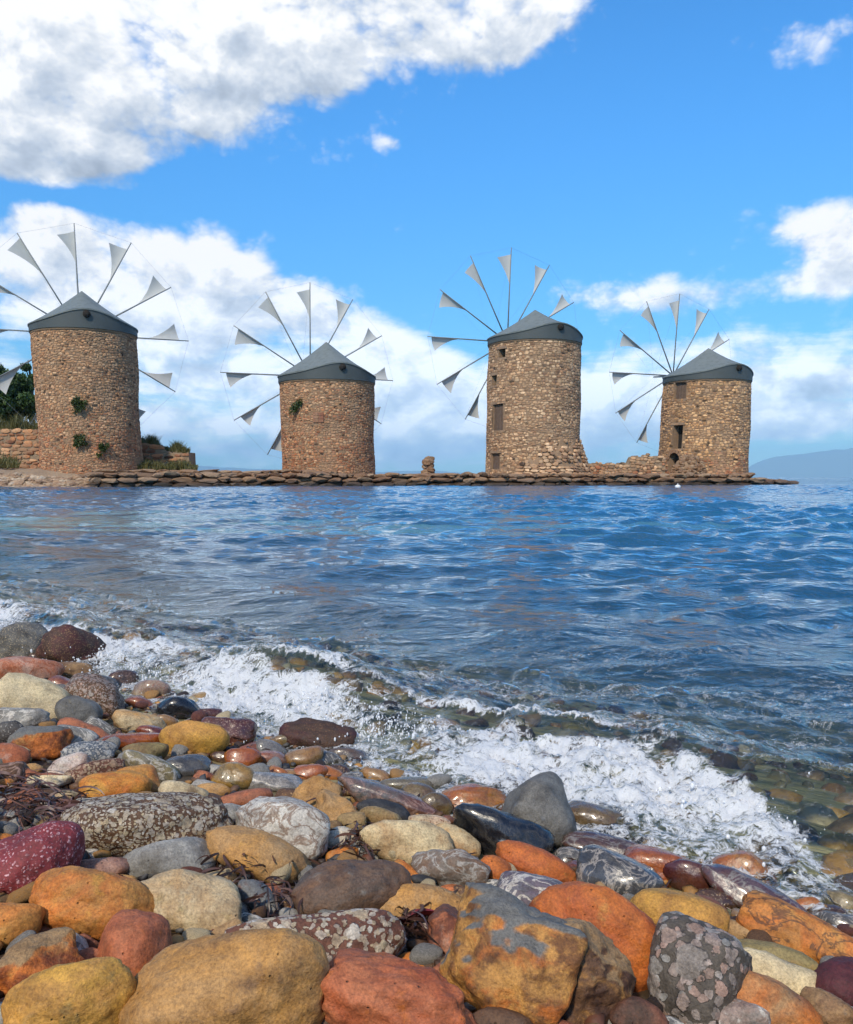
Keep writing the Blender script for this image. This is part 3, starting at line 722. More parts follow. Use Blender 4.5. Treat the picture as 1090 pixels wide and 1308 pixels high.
def grass(label, area, n, h, seed, w=.03):
    V, Fc = blades(area, n, h, seed, w); return tag(link('grass', mesh_data('grass', V, Fc, M_GRASS, False)), label, 'grass', kind='stuff')
def area_px(us, v0, v1, Y0, Y1):
    def f(rs):
        u = rs.uniform(*us); Y = rs.uniform(Y0, Y1); t = (u - us[0]) / (us[1] - us[0]); P = at_Y(u, v0 + (v1 - v0) * t, Y); return P
    return f
grass('dry grass along the top of the long terrace wall', area_px((-60, 60), 548, 550, 58.0, 61), 3500, .7, 41)
grass('weeds growing on the short ruined wall', lambda rs: (lambda u, Y: (lambda P: (P[0] * Y / 55.5, Y, P[2] - .05))(at_Y(u, float(np.interp(u, [170, 184, 199, 213, 224, 242], [566, 566, 569, 574, 577, 578])), 55.5)))(rs.uniform(172, 242), rs.uniform(55.5, 57)), 3000, .45, 42)
grass('green weeds at the foot of the short ruined wall', lambda rs: (lambda u: at_Y(u, 601 - 3 * rs.rand(), rs.uniform(52.5, 54.8)))(rs.uniform(172, 252)), 3000, .4, 43)
grass('dark weeds at the foot of the long terrace wall', lambda rs: (lambda u: at_Y(u, 598 - 2 * rs.rand(), rs.uniform(52, 57)))(rs.uniform(-20, 24)), 1500, .5, 44)

def leaves(blobs, n, size, seed):
    rs = np.random.RandomState(seed); w = np.array([b[3] * b[4] * b[5] for b in blobs]); w = w / w.sum(); pick = rs.choice(len(blobs), n, p=w); B = np.array(blobs)[pick]
    d = rs.normal(size=(n, 3)); d /= np.linalg.norm(d, axis=1)[:, None]; rr = rs.rand(n, 1) ** .45
    C = B[:, :3] + d * rr * B[:, 3:6]
    a = rs.normal(size=(n, 3)); a /= np.linalg.norm(a, axis=1)[:, None]; b = np.cross(a, rs.normal(size=(n, 3))); b /= np.linalg.norm(b, axis=1)[:, None]
    s = size * rs.uniform(.5, 1.3, (n, 1)); V = np.stack([C - a * s, C - b * s * .5, C + a * s, C + b * s * .5], 1).reshape(-1, 3)
    return V, np.arange(4 * n).reshape(-1, 4)
def tree(label, u, v_base, v_top, w_px, Y, seed, n=5000, narrow=False):
    rn = random.Random(seed); base = at_Y(u, v_base, Y); top = at_Y(u, v_top, Y); H = top[2] - base[2]; W = w_px * Y / F / 2
    root = empty('tree', tuple(base), label, 'tree', 'trees above the terrace wall')
    k = MB(); k.tube([(0, 0, -.2), (.1, 0, H * .35), (.05, .1, H * .7), (0, 0, H * .92)], [.22, .17, .10, .03], 8); tr = link('trunk', k.data('trunk', M_BARK, True), root)
    bl = []
    for i in range(9 if narrow else 14):
        f = rn.uniform(.22, .95); sp = W * (1 - f * .55) if narrow else W * math.sin(math.pi * min(.97, f * .85 + .12))
        x, y = rn.uniform(-.7, .7) * sp, rn.uniform(-.7, .7) * sp; s = rn.uniform(.35, .6) * W * (1 if not narrow else .8)
        bl.append((x, y, H * f, s, s, s * rn.uniform(.6, 1.0)))
        k = MB(); k.tube([(.05, 0, H * f * .7), (x * .6, y * .6, H * f * .9), (x, y, H * f)], [.06, .045, .02], 5); link('limb', k.data('limb', M_BARK, True), tr)
    V, Fc = leaves(bl, n, .16, seed); link('crown', mesh_data('crown', V, Fc, M_LEAF, False), root)
tree('round bushy green tree at the edge above the terrace wall', -8, 548, 462, 60, 63, 51)
tree('lower green tree spreading beside the broad windmill wall', 26, 548, 482, 50, 64, 52)
tree('slim dark tree half hidden behind the broad windmill', 42, 548, 452, 26, 66, 53, 3000, True)
tree('pale green tree standing further back behind the terrace', -60, 548, 450, 90, 70, 54)

def wall_plant(label, u, v, w_px, h_px, mill, seed, n=320):
    root_, c, Rm, z0 = mill; ph, z = cyl_hit(u, v, c, Rm + .05); P = np.array([c[0] + (Rm + .08) * math.sin(ph), c[1] - (Rm + .08) * math.cos(ph), z]); s = c[1] / F
    rn = random.Random(seed); ro = empty('wall_plant', tuple(P), label, 'plant', 'plants rooted in the mill walls'); bl = []
    for k in range(7): bl.append((rn.uniform(-.3, .3) * w_px * s, -.12 + rn.uniform(-.08, .1), rn.uniform(-.35, .35) * h_px * s, w_px * s * .24, .14, h_px * s * .2))
    V, Fc = leaves(bl, n, .085, seed); link('foliage', mesh_data('foliage', V, Fc, M_PLANT, False), ro)
    k = MB(); k.tube([(0, .15, -.1), (0, -.05, 0), (.05, -.15, .15)], [.03, .025, .01], 5); link('stem', k.data('stem', M_BARK), ro)
wall_plant('largest green tuft on the broad windmill, half way up its wall', 101, 517, 24, 24, mill1, 61, 420)
wall_plant('small tuft low on the broad windmill, below the largest tuft', 103, 563, 18, 16, mill1, 62)
wall_plant('lowest dark tuft on the broad windmill just above the ground', 132, 575, 16, 18, mill1, 63)
wall_plant('bright green bush growing high on the squat windmill', 379, 521, 18, 20, mill2, 64)

# ================================================================ far coast and haze
M_HILL = simple_mat('wooded_far_hills', (.10, .12, .07), .95, .3, .002)
def hill(label, u0, u1, prof, Y, seed):
    V = []; n = 80; rs = random.Random(seed); rows = 6
    for j in range(rows):
        for i in range(n + 1):
            t = i / n; u = u0 + (u1 - u0) * t; d = ray(u, 610); X = d[0] / d[1] * Y
            h = np.interp(t, [p[0] for p in prof], [p[1] for p in prof]) * Y / F * 1.03
            h *= 1 + .10 * float(fbm(np.array([[t * 14, seed, 0]]), seed, 4)[0])
            f = j / (rows - 1); V.append((X * (1 + .12 * f), Y * (1 + .12 * f), h * math.sin(math.pi * f) ** .7 * 1.08 - 3 if 0 < j < rows - 1 else -3))
    Fc = [(j * (n + 1) + i, j * (n + 1) + i + 1, (j + 1) * (n + 1) + i + 1, (j + 1) * (n + 1) + i) for j in range(rows - 1) for i in range(n)]
    o = link('far_hills', mesh_data('far_hills', V, Fc, M_HILL, True)); o['kind'] = 'structure'; return o
hill('', 190, 650, [(0, 6), (.14, 14), (.25, 12), (.4, 8), (.6, 7), (.8, 9), (.92, 5), (1, 0)], 14000, 71)
hill('', 930, 1420, [(0, 0), (.06, 14), (.12, 26), (.22, 34), (.33, 37), (.45, 37), (.7, 32), (1, 20)], 13500, 72)

# ================================================================ haze over the sea
def haze():
    m = bpy.data.materials.new('sea_haze'); m.use_nodes = True; nt = m.node_tree; nt.nodes.clear(); N = NT(nt)
    out = N.new('ShaderNodeOutputMaterial'); v = N.new('ShaderNodeVolumePrincipled'); v.inputs['Color'].default_value = (.38, .68, 1, 1); v.inputs['Density'].default_value = HAZE
    v.inputs['Anisotropy'].default_value = -0.35
    N.l.new(v.outputs[0], out.inputs['Volume'])
    k = MB(); k.box(-17000, 17000, -2000, 17000, -8, 560); tag(link('haze', k.data('haze', m)), 'thin blue sea haze filling the air', 'haze', kind='stuff')
HAZE = 1.0e-4
haze()

# ================================================================ beach and sea bed: one sheet
def bed_mat():
    m, N, b, _ = newmat('beach_gravel'); o = N.new('ShaderNodeTexCoord').outputs['Object']
    vz = N.vor(o, 38); vz2 = N.vor(o, 13)
    n = N.noise(o, 4, 5)
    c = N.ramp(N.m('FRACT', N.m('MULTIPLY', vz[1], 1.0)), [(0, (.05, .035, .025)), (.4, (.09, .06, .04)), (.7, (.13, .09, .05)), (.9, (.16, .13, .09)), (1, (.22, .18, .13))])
    g = N.new('ShaderNodeNewGeometry'); sz = N.new('ShaderNodeSeparateXYZ'); N.l.new(g.outputs['Position'], sz.inputs[0])
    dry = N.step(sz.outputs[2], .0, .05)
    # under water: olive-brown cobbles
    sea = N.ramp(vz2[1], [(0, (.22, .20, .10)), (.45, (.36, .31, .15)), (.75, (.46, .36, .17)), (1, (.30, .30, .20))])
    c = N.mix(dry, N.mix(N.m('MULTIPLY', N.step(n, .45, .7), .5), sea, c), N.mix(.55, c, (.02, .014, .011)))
    N.l.new(c, b.inputs['Base Color']); b.inputs['Roughness'].default_value = .55
    h = N.m('ADD', N.m('MULTIPLY', vz[0], -.35), N.m('MULTIPLY', vz2[0], -1.0))
    N.l.new(N.bump(h, .9, .02), b.inputs['Normal']); return m
M_BED = bed_mat()
xs = .8 * np.sinh(np.linspace(-5.2, 5.2, 330)); ys = .8 * np.sinh(np.linspace(-2.2, 4.9, 270)) + 1.2
o = link('beach', grid_mesh('beach', xs, ys, lambda X, Y: bed(X, Y) - .006 + .004 * fbm(np.stack([X, Y, X * 0], 1) * 6, 2, 3) * (np.hypot(X, Y) < 8), M_BED)); o['kind'] = 'structure'

# ================================================================ water
def water_surface(X, Y, cell=0.0):
    tw, _ = sdist(X, Y, FRONT); tcr, arc = sdist(X, Y, CREST)
    P1 = np.stack([arc * 1.7, arc * 0, arc * 0], 1)
    A = .068 * (1 + .45 * vnoise(P1, 31) + .25 * vnoise(P1 * 2.7, 32))
    between = (tw > 0) & (tcr < 0)
    q = np.clip(np.where(between, tw / np.maximum(tw - tcr, 1e-4), np.where(tcr >= 0, 1.0, 0.0)), 0, 1)
    eta = np.where(tcr >= 0, A * np.exp(-(tcr / .20) ** 2) + .028 * np.exp(-((tcr - .95) / .22) ** 2) + .02 * np.exp(-((tcr - 2.1) / .3) ** 2),
                   np.where(between, .012 + (A - .012) * (q ** 2.2), .014 + .06 * np.maximum(tw, -1.2)))
    amp = np.where(tcr >= 0, .30 + .70 * sstep(0, 2.2, tcr), .30 * q)
    # chop: a spread of directional waves
    rs = np.random.RandomState(77); n = 90; dx = np.zeros_like(X); dy = np.zeros_like(X); dz = np.zeros_like(X)
    Lw = np.exp(rs.uniform(np.log(.09), np.log(2.4), n)); th = np.radians(-90 + 12 + rs.normal(0, 34, n)); ph = rs.uniform(0, 6.28, n)
    for L, t, p in zip(Lw, th, ph):
        res = sstep(1.4 * cell, 3.0 * cell, L)
        k = 2 * math.pi / L; s = .058 if L < .7 else .024; a = s / k
        ca, sa = math.cos(t), math.sin(t); g = k * (X * ca + Y * sa) + p
        # gusts: patches with more and less ripple
        cg = a * np.cos(g) * res; sg_ = a * np.sin(g) * res * .9; dz += cg; dx -= ca * sg_; dy -= sa * sg_
    gust = .75 + .45 * fbm(np.stack([X * .22, Y * .10, X * 0], 1), 55, 3)
    dz *= amp * gust; dx *= amp * gust; dy *= amp * gust
    # foam
    R = np.hypot(X, Y)
    edge = fbm(np.stack([X * 9, Y * 9, X * 0], 1), 81, 4); big = fbm(np.stack([X * 2.3, Y * 2.3, X * 0], 1), 83, 3)
    uu = PP_U + F * X / np.maximum(Y * cT + (CAM[2]) * sT, .05)
    sfoam = np.clip((arc - ARC_GLASS) / .35, 0, 1)                     # where the crest is still glassy
    top = .80 - .04 * sstep(1.2, 2.2, arc - ARC0) + .16 * vnoise(P1 * 2.1 + 7, 33) - .42 * sfoam
    band = sstep(-.03, .10, q + .10 * edge) * (1 - sstep(top - .02, top + .14, q + .16 * edge)) * (tw > -.12) * (tcr < .03)
    # left: white water reaches further
    wash = np.exp(-((tw + .02) / .10) ** 2) * .5
    foam = np.clip(band * (.84 + .55 * big - .22 * sfoam) * (.62 + .50 * np.clip(q / .55, 0, 1)), 0, .90)
    back = np.where(tcr >= 0, np.exp(-tcr / .07) * (.50 + .6 * edge) * (1 - .8 * sfoam), 0)
    streak = np.where(tcr >= 0, np.exp(-tcr / .9) * .22 * (1 + 1.2 * fbm(np.stack([X * 5, Y * 13, X * 0], 1), 91, 3)), 0)
    foam = np.maximum(np.maximum(foam, back), np.maximum(streak, wash * (tw < .1) * (tw > -.35)))
    # turbulent relief of the broken water
    turb = 1 - np.abs(fbm(np.stack([X * 16, Y * 16, X * 0], 1), 85, 5, .6)); turb2 = np.maximum(fbm(np.stack([X * 28, Y * 28, X * 0], 1), 86, 4, .6), 0)
    fz = np.clip(foam, 0, 1) * ((turb - .5) * .020 + turb2 * .012) * np.where(between, .7 + .3 * q, .9) * (R < 12)
    glass = np.where(tcr < .5, .017 * fbm(np.stack([X * 11, Y * 11, X * 0], 1), 87, 3) * sstep(-.05, .1, tw), 0)
    z = eta + dz + fz + glass
    return dx, dy, z, foam, tw, tcr, q
_, arcs = sdist(np.array([at_z(900, 985, .05)[0]]), np.array([at_z(900, 985, .05)[1]]), CREST)
ARC_GLASS = float(arcs[0]) - .12
ARC0 = 40.0
def row_Y():
    ys = [at_z(545, 1420, 0)[1]]
    while ys[-1] < 33000:
        y = ys[-1]; px = (y * y + .25) / (CAM[2] * F)              # one photo pixel of depth on the water
        ys.append(y + (max(1.75 * px, .0022) if y < 3.7 else (min(1.1 * px, .075 + .0016 * y) if y < 58 else .07 * (y - 55))))
    return np.array(ys)
YR = row_Y(); sl = np.concatenate([-np.exp(np.linspace(np.log(4), np.log(.62), 24))[:-1], np.linspace(-.58, .58, 640), np.exp(np.linspace(np.log(.62), np.log(4), 24))[1:]])
Xg = YR[:, None] * sl[None, :]; Yg = np.repeat(YR[:, None], len(sl), 1)
X, Yv = Xg.ravel(), Yg.ravel()
CELL = np.maximum(np.repeat(np.gradient(YR)[:, None], len(sl), 1), Yg * .0018).ravel()
dx, dy, z, foam, tw, tcr, qq = water_surface(X, Yv, CELL)
fade = 1 - sstep(60, 400, Yv)
z = np.where(Yv > 60, z * (.25 + .75 * fade), z)
depth = np.maximum(-bed_from_t(tw), 0)
deep = 1 - np.exp(-1.05 * depth)
n, m = len(sl), len(YR); i = (np.arange(m - 1)[:, None] * n + np.arange(n - 1)[None, :]).ravel()
def water_mat():
    m, N, b, out = newmat('sea_water'); N.n.remove(b); o = N.new('ShaderNodeTexCoord').outputs['Object']
    fo = attr(N, 'foam', 'Fac'); dp = attr(N, 'deep', 'Fac')
    n1 = N.noise(o, 26, 4, .6, .5); n2 = N.noise(o, 7, 3, .55, .4); n3 = N.noise(N.vm('MULTIPLY', o, (.7, 1.2, 1)), 1.6, 4, .6, .3)
    hb = N.m('ADD', N.m('ADD', N.m('MULTIPLY', n1, .16), N.m('MULTIPLY', n2, .55)), N.m('MULTIPLY', n3, 2.0))
    nb = N.bump(hb, .9, .036)
    # far off the ripples are finer than the mesh: their slopes tilt the normal directly
    fa = attr(N, 'far', 'Fac'); nc = N.noise(N.vm('MULTIPLY', o, (.8, 1.6, 1)), 2.6, 5, .65, .4, 1)
    tilt = N.vm('MULTIPLY', N.vm('SUBTRACT', nc, (.5, .5, .5)), (.75, 1.25, 0)); nb = N.vm('NORMALIZE', N.vm('ADD', nb, N.vm('SCALE', tilt, fa)))
    fr = N.new('ShaderNodeFresnel'); fr.inputs['IOR'].default_value = 1.333; N.l.new(nb, fr.inputs['Normal'])
    gl = N.new('ShaderNodeBsdfGlossy'); gl.inputs['Roughness'].default_value = .06; N.l.new(nb, gl.inputs['Normal']); gl.inputs['Color'].default_value = (1, 1, 1, 1)
    tr = N.new('ShaderNodeBsdfTransparent'); tr.inputs['Color'].default_value = (.86, .93, .88, 1)
    df = N.new('ShaderNodeBsdfDiffuse'); df.inputs['Color'].default_value = (.008, .105, .225, 1); N.l.new(nb, df.inputs['Normal'])
    body = N.new('ShaderNodeMixShader'); N.l.new(dp, body.inputs[0]); N.l.new(tr.outputs[0], body.inputs[1]); N.l.new(df.outputs[0], body.inputs[2])
    wa = N.new('ShaderNodeMixShader'); N.l.new(fr.outputs[0], wa.inputs[0]); N.l.new(body.outputs[0], wa.inputs[1]); N.l.new(gl.outputs[0], wa.inputs[2])
    # foam lace: bubbles and threads
    wo = N.vm('ADD', o, N.vm('SCALE', N.noise(o, 18, 3, .6, 0, 1), .05))
    def ridge(sc_, det): return N.m('SUBTRACT', 1.0, N.m('ABSOLUTE', N.m('MULTIPLY_ADD', N.noise(wo, sc_, det, .6, .8), 4.0, -2.0)))
    r1 = ridge(15, 4); r2 = ridge(42, 3); r3 = ridge(120, 2)
    pat = N.m('ADD', N.m('ADD', N.m('MULTIPLY', r1, .42), N.m('MULTIPLY', r2, .40)), N.m('MULTIPLY', r3, .26))
    fm = N.step(N.m('ADD', N.m('MULTIPLY', fo, 1.0), N.m('MULTIPLY', N.m('SUBTRACT', pat, .72), 1.9)), .40, 1.12)
    fd = N.new('ShaderNodeBsdfDiffuse'); fd.inputs['Color'].default_value = (.86, .88, .90, 1)
    N.l.new(N.bump(pat, .6, .006), fd.inputs['Normal'])
    ft = N.new('ShaderNodeBsdfTranslucent'); ft.inputs['Color'].default_value = (.8, .85, .88, 1)
    fx = N.new('ShaderNodeMixShader'); fx.inputs[0].default_value = .25; N.l.new(fd.outputs[0], fx.inputs[1]); N.l.new(ft.outputs[0], fx.inputs[2])
    al = N.new('ShaderNodeMixShader'); N.l.new(N.m('MULTIPLY', fm, .90), al.inputs[0]); N.l.new(wa.outputs[0], al.inputs[1]); N.l.new(fx.outputs[0], al.inputs[2])
    N.l.new(al.outputs[0], out.inputs[0]); return m
M_WATER = water_mat()
o = link('sea', mesh_data('sea', np.stack([X + dx, Yv + dy, z], 1), np.stack([i, i + 1, i + n + 1, i + n], 1), M_WATER, True, None, {'foam': foam, 'deep': deep, 'far': .35 * sstep(6, 25, Yv) + .65 * sstep(45, 120, Yv)})); o['kind'] = 'structure'

# spray thrown up along the breaking crest
def spray():
    rs = np.random.RandomState(9); D, Fi = ico(1); N_ = 9000
    # random points of the crest line inside the frame
    seg = CREST[1:-1]; L = np.concatenate([[0], np.cumsum(np.linalg.norm(np.diff(seg, axis=0), axis=1))])
    s = rs.rand(N_) * L[-1]; cx = np.interp(s, L, seg[:, 0]); cy = np.interp(s, L, seg[:, 1])
    clump = vnoise(np.stack([s * 5, s * 0, s * 0], 1), 3) * .5 + .5
    glassy = sstep(.72, .86, s / L[-1]); keep = rs.rand(N_) < (clump ** 1.3) * (1 - .85 * glassy)
    cx, cy, s, clump = cx[keep], cy[keep], s[keep], clump[keep]; k = len(cx)
    inl = .10 + rs.exponential(.08, k)                                  # landward
    fx = np.interp(s, L, np.interp(np.linspace(0, 1, len(seg)), np.linspace(0, 1, len(seg)), np.full(len(seg), -.70))); ang = rs.normal(0, .3, k)
    px = cx + inl * (-.66); py = cy + inl * (-.75)
    _, _, zz, fo, *_r = water_surface(px, py, px * 0)
    hgt = rs.exponential(.010, k) * (.4 + clump) ; r = .0006 + rs.exponential(.0007, k); r = np.minimum(r, .0035)
    C = np.stack([px, py, zz + hgt], 1)
    st = rs.uniform(.7, 2.2, (k, 1, 1)) ** np.array([0, 0, 1.0]); V = C[:, None, :] + D[None] * r[:, None, None] * st
    Fc = (Fi[None] + (np.arange(k) * len(D))[:, None, None]).reshape(-1, 3)
    m, N, b, out = newmat('spray_drops'); b.inputs['Base Color'].default_value = (.9, .92, .94, 1); b.inputs['Roughness'].default_value = .12
    tr = N.new('ShaderNodeBsdfTransparent'); mx = N.new('ShaderNodeMixShader'); mx.inputs[0].default_value = .35; N.l.new(b.outputs[0], mx.inputs[1]); N.l.new(tr.outputs[0], mx.inputs[2]); N.l.new(mx.outputs[0], out.inputs[0])
    tag(link('spray', mesh_data('spray', V.reshape(-1, 3), Fc, m, True)), 'white spray drops flung up along the breaking wave', 'spray', kind='stuff')
spray()
# a small white float by the jetty
k = MB(); P = at_z(866, 621.5, .05); D, Fi = ico(2)
k.add(D * (.15, .12, .10), Fi.tolist()); k.tube([(0, 0, .06), (0, 0, .16)], [.02, .015], 6)
tag(link('mooring_buoy', k.data('mooring_buoy', simple_mat('white_float', (.8, .8, .78), .4, .05), True), None, tuple(P)), 'tiny white float on the water before the jetty', 'buoy')

# ================================================================ beach stones
PAL = dict(och=(200, 140, 62), ora=(212, 112, 32), tan=(182, 142, 92), bei=(210, 188, 146), yel=(212, 156, 54), red=(180, 86, 42), sal=(198, 114, 70), mar=(92, 34, 40),
           gry=(130, 127, 120), dgr=(84, 82, 80), blk=(40, 40, 46), wht=(222, 214, 200), brn=(122, 84, 54), oli=(150, 132, 80), pnk=(196, 156, 136), blu=(112, 120, 130), pur=(104, 82, 96),
           crm=(226, 202, 152), dbr=(76, 52, 38), rbr=(140, 84, 60), ltg=(176, 172, 164), crs=(142, 48, 52), pks=(232, 178, 184), gbr=(112, 100, 86))
PAL = {k: lin(tuple(x * .90 + .10 * (.3 * v[0] + .59 * v[1] + .11 * v[2]) for x in v), .80) for k, v in PAL.items()}
def stone_mat(kind, c1, c2, c3, scale, seed, wet=0):
    m, N, b, _ = newmat('stone_' + kind); o = N.new('ShaderNodeTexCoord').outputs['Object']; r = random.Random(seed)
    o = N.vm('ADD', o, (r.uniform(0, 9), r.uniform(0, 9), r.uniform(0, 9)))
    c1, c2, c3 = PAL[c1], PAL[c2], PAL[c3]
    nl = N.noise(o, 16 * scale, 8, .68, .9); nf = N.noise(o, 160, 5, .7); nm = N.noise(o, 55 * scale, 5, .65)
    h = N.m('ADD', N.m('MULTIPLY', nf, .35), N.m('MULTIPLY', nm, .9))
    if kind == 's':        # smooth sandstone: cloudy staining, pits
        c = N.mix(N.step(nl, .30, .68), c1, c2); c = N.mix(N.m('MULTIPLY', N.step(nm, .56, .74), .7), c, c3)
        pit = N.vor(o, 120)[0]; p = N.m('SUBTRACT', 1.0, N.step(pit, .04, .15)); gate = N.step(N.noise(o, 24, 2), .52, .62); p = N.m('MULTIPLY', p, gate)
        c = N.mix(N.m('MULTIPLY', p, .7), c, (.03, .02, .012)); h = N.m('SUBTRACT', h, N.m('MULTIPLY', p, 1.2)); bs, bd = .7, .005
    elif kind == 'c':      # conglomerate: clasts of two sizes in a matrix
        wv = N.vm('ADD', o, N.vm('SCALE', N.noise(o, 90, 4, .6, 0, 1), .010)); c = N.mix(nm, c2, tuple(x * .4 for x in c2)); hh = None
        for sc_, thr, fill in ((230, .50, .02), (125, .48, .22), (64, .44, .50)):
            vv = N.vor(wv, sc_ / scale, 'F1', 1.0); rr = N.new('ShaderNodeSeparateColor'); N.l.new(vv[1], rr.inputs[0])
            lim = N.m('MULTIPLY_ADD', rr.outputs[2], .16, thr - .10); k1 = N.m('MULTIPLY', N.m('SUBTRACT', 1.0, N.step(vv[0], N.m('SUBTRACT', lim, .06), lim)), N.m('GREATER_THAN', rr.outputs[0], fill))
            cl = N.mix(rr.outputs[1], c1, c3); cl = N.mix(N.m('MULTIPLY', rr.outputs[2], .45), cl, c2); cl = N.mix(1.0, cl, N.ramp(nf, [(.3, (.6, .6, .6)), (.7, (1.15, 1.15, 1.15))]), 'MULTIPLY')
            c = N.mix(k1, c, cl); hh = k1 if hh is None else N.m('MAXIMUM', hh, k1)
        h = N.m('ADD', h, N.m('MULTIPLY', hh, .8)); bs, bd = .8, .004
    elif kind == 'k':      # speckled
        i2 = N.vor(N.vm('ADD', o, N.vm('SCALE', N.noise(o, 120, 3, .6, 0, 1), .008)), 300 / scale, 'F1', 1); rr = N.new('ShaderNodeSeparateColor'); N.l.new(i2[1], rr.inputs[0])
        sp = N.m('MULTIPLY', N.m('SUBTRACT', 1.0, N.step(i2[0], .25, .5)), N.m('GREATER_THAN', rr.outputs[0], .25))
        c = N.mix(N.step(nl, .35, .7), c1, c2); c = N.mix(N.m('MULTIPLY', sp, rr.outputs[1]), c, c3); h = N.m('ADD', h, N.m('MULTIPLY', sp, .4)); bs, bd = .6, .003
    elif kind == 'v':      # veined
        w = N.m('ABSOLUTE', N.m('SUBTRACT', N.noise(N.vm('MULTIPLY', o, (1, 1.0, 2.2)), 22 * scale, 5, .6, 1.4), .5)); v = N.m('SUBTRACT', 1.0, N.step(w, .008, .045))
        c = N.mix(N.step(nl, .32, .66), c1, c2); c = N.mix(N.m('MULTIPLY', v, .75), c, c3); c = N.mix(N.m('MULTIPLY', N.step(nm, .52, .7), .45), c, tuple(x * .45 for x in c1)); bs, bd = .6, .004
    elif kind == 'b':      # bedded: bands along one axis
        sp = N.new('ShaderNodeSeparateXYZ'); N.l.new(o, sp.inputs[0]); t = N.m('ADD', N.m('MULTIPLY', sp.outputs[1], 60 * scale), N.m('MULTIPLY', nl, 5))
        s_ = N.m('ADD', N.m('MULTIPLY', N.m('SINE', t), .5), .5); c = N.mix(N.step(s_, .2, .8), c1, c2); c = N.mix(N.m('MULTIPLY', N.step(nm, .5, .7), .6), c, c3); h = N.m('ADD', h, N.m('MULTIPLY', s_, .3)); bs, bd = .6, .004
    else:                  # 't' broken face of one colour, old skin of another
        sp = N.new('ShaderNodeSeparateXYZ'); N.l.new(N.new('ShaderNodeTexCoord').outputs['Normal'], sp.inputs[0])
        t = N.m('ADD', N.m('ADD', sp.outputs[1], N.m('MULTIPLY', sp.outputs[0], -.25)), N.m('MULTIPLY', N.m('SUBTRACT', nl, .5), 1.0)); k = N.step(t, .34, .56)
        f = N.mix(N.step(nm, .40, .62), c1, (c1[0] * .35, c1[1] * .28, c1[2] * .3)); f = N.mix(N.m('MULTIPLY', N.step(nl, .5, .64), .8), f, c3)
        c = N.mix(k, f, N.mix(nm, c2, tuple(x * .6 for x in c2))); bs, bd = .8, .006
    gr = N.noise(o, 420, 3, .7); c = N.mix(1.0, c, N.ramp(gr, [(.30, (.62, .60, .58)), (.50, (1, 1, 1)), (.72, (1.35, 1.33, 1.30))]), 'MULTIPLY')
    c = N.mix(1.0, c, N.ramp(N.noise(o, 34, 6, .7, .5), [(.32, (.58, .55, .52)), (.52, (1, 1, 1)), (.70, (1.28, 1.28, 1.24))]), 'MULTIPLY')
    if wet: c = N.mix(1.0, c, (.62, .60, .60), 'MULTIPLY')
    N.l.new(c, b.inputs['Base Color'])
    N.put(b.inputs['Roughness'], N.m('ADD', .16 if wet else .56, N.m('MULTIPLY', nf, .25)))
    if wet: b.inputs['Coat Weight'].default_value = .5; b.inputs['Coat Roughness'].default_value = .12
    N.l.new(N.bump(h, bs * (.6 if wet else 1), bd), b.inputs['Normal']); return m

def stand(u, v, h, k=.30):
    """where a stone seen at (u, v), h pixels tall, rests on the beach: depth along the optical axis"""
    d = ray(u, v); lo, hi = .25, 9.0
    g = lambda t: (CAM[2] + d[2] * t) - bed1(d[0] * t, d[1] * t) - k * h * t / F
    for _ in range(28):
        mid = (lo + hi) / 2
        if g(mid) > 0: lo = mid
        else: hi = mid
    return (lo + hi) / 2
def put_stone(u, v, w, h, rot, p, mat, seed, sub, rough, k=.30, dz=0.0, name='beach_stone', deep=None):
    t = stand(u, v, h, k); d = ray(u, v); P = CAM + d * t; s = t / F
    fw = d / np.linalg.norm(d); ri = np.cross(fw, (0, 0, 1)); ri /= np.linalg.norm(ri); up = np.cross(ri, fw)
    a = math.radians(rot); x = math.cos(a) * ri - math.sin(a) * up; y = math.sin(a) * ri + math.cos(a) * up
    W, H = w * s * 1.07, h * s * 1.07; D = deep * s if deep else min(max(.80 * math.sqrt(W * H), .9 * H), 1.25 * H)
    V, Fc = stone_verts((W, H, D), p, seed, sub, rough)
    me = mesh_data(name, V, Fc, mat, True)
    M = Matrix(((x[0], y[0], -fw[0], P[0]), (x[1], y[1], -fw[1], P[1]), (x[2], y[2], -fw[2], P[2] + dz), (0, 0, 0, 1)))
    return link(name, me, None, None, M)
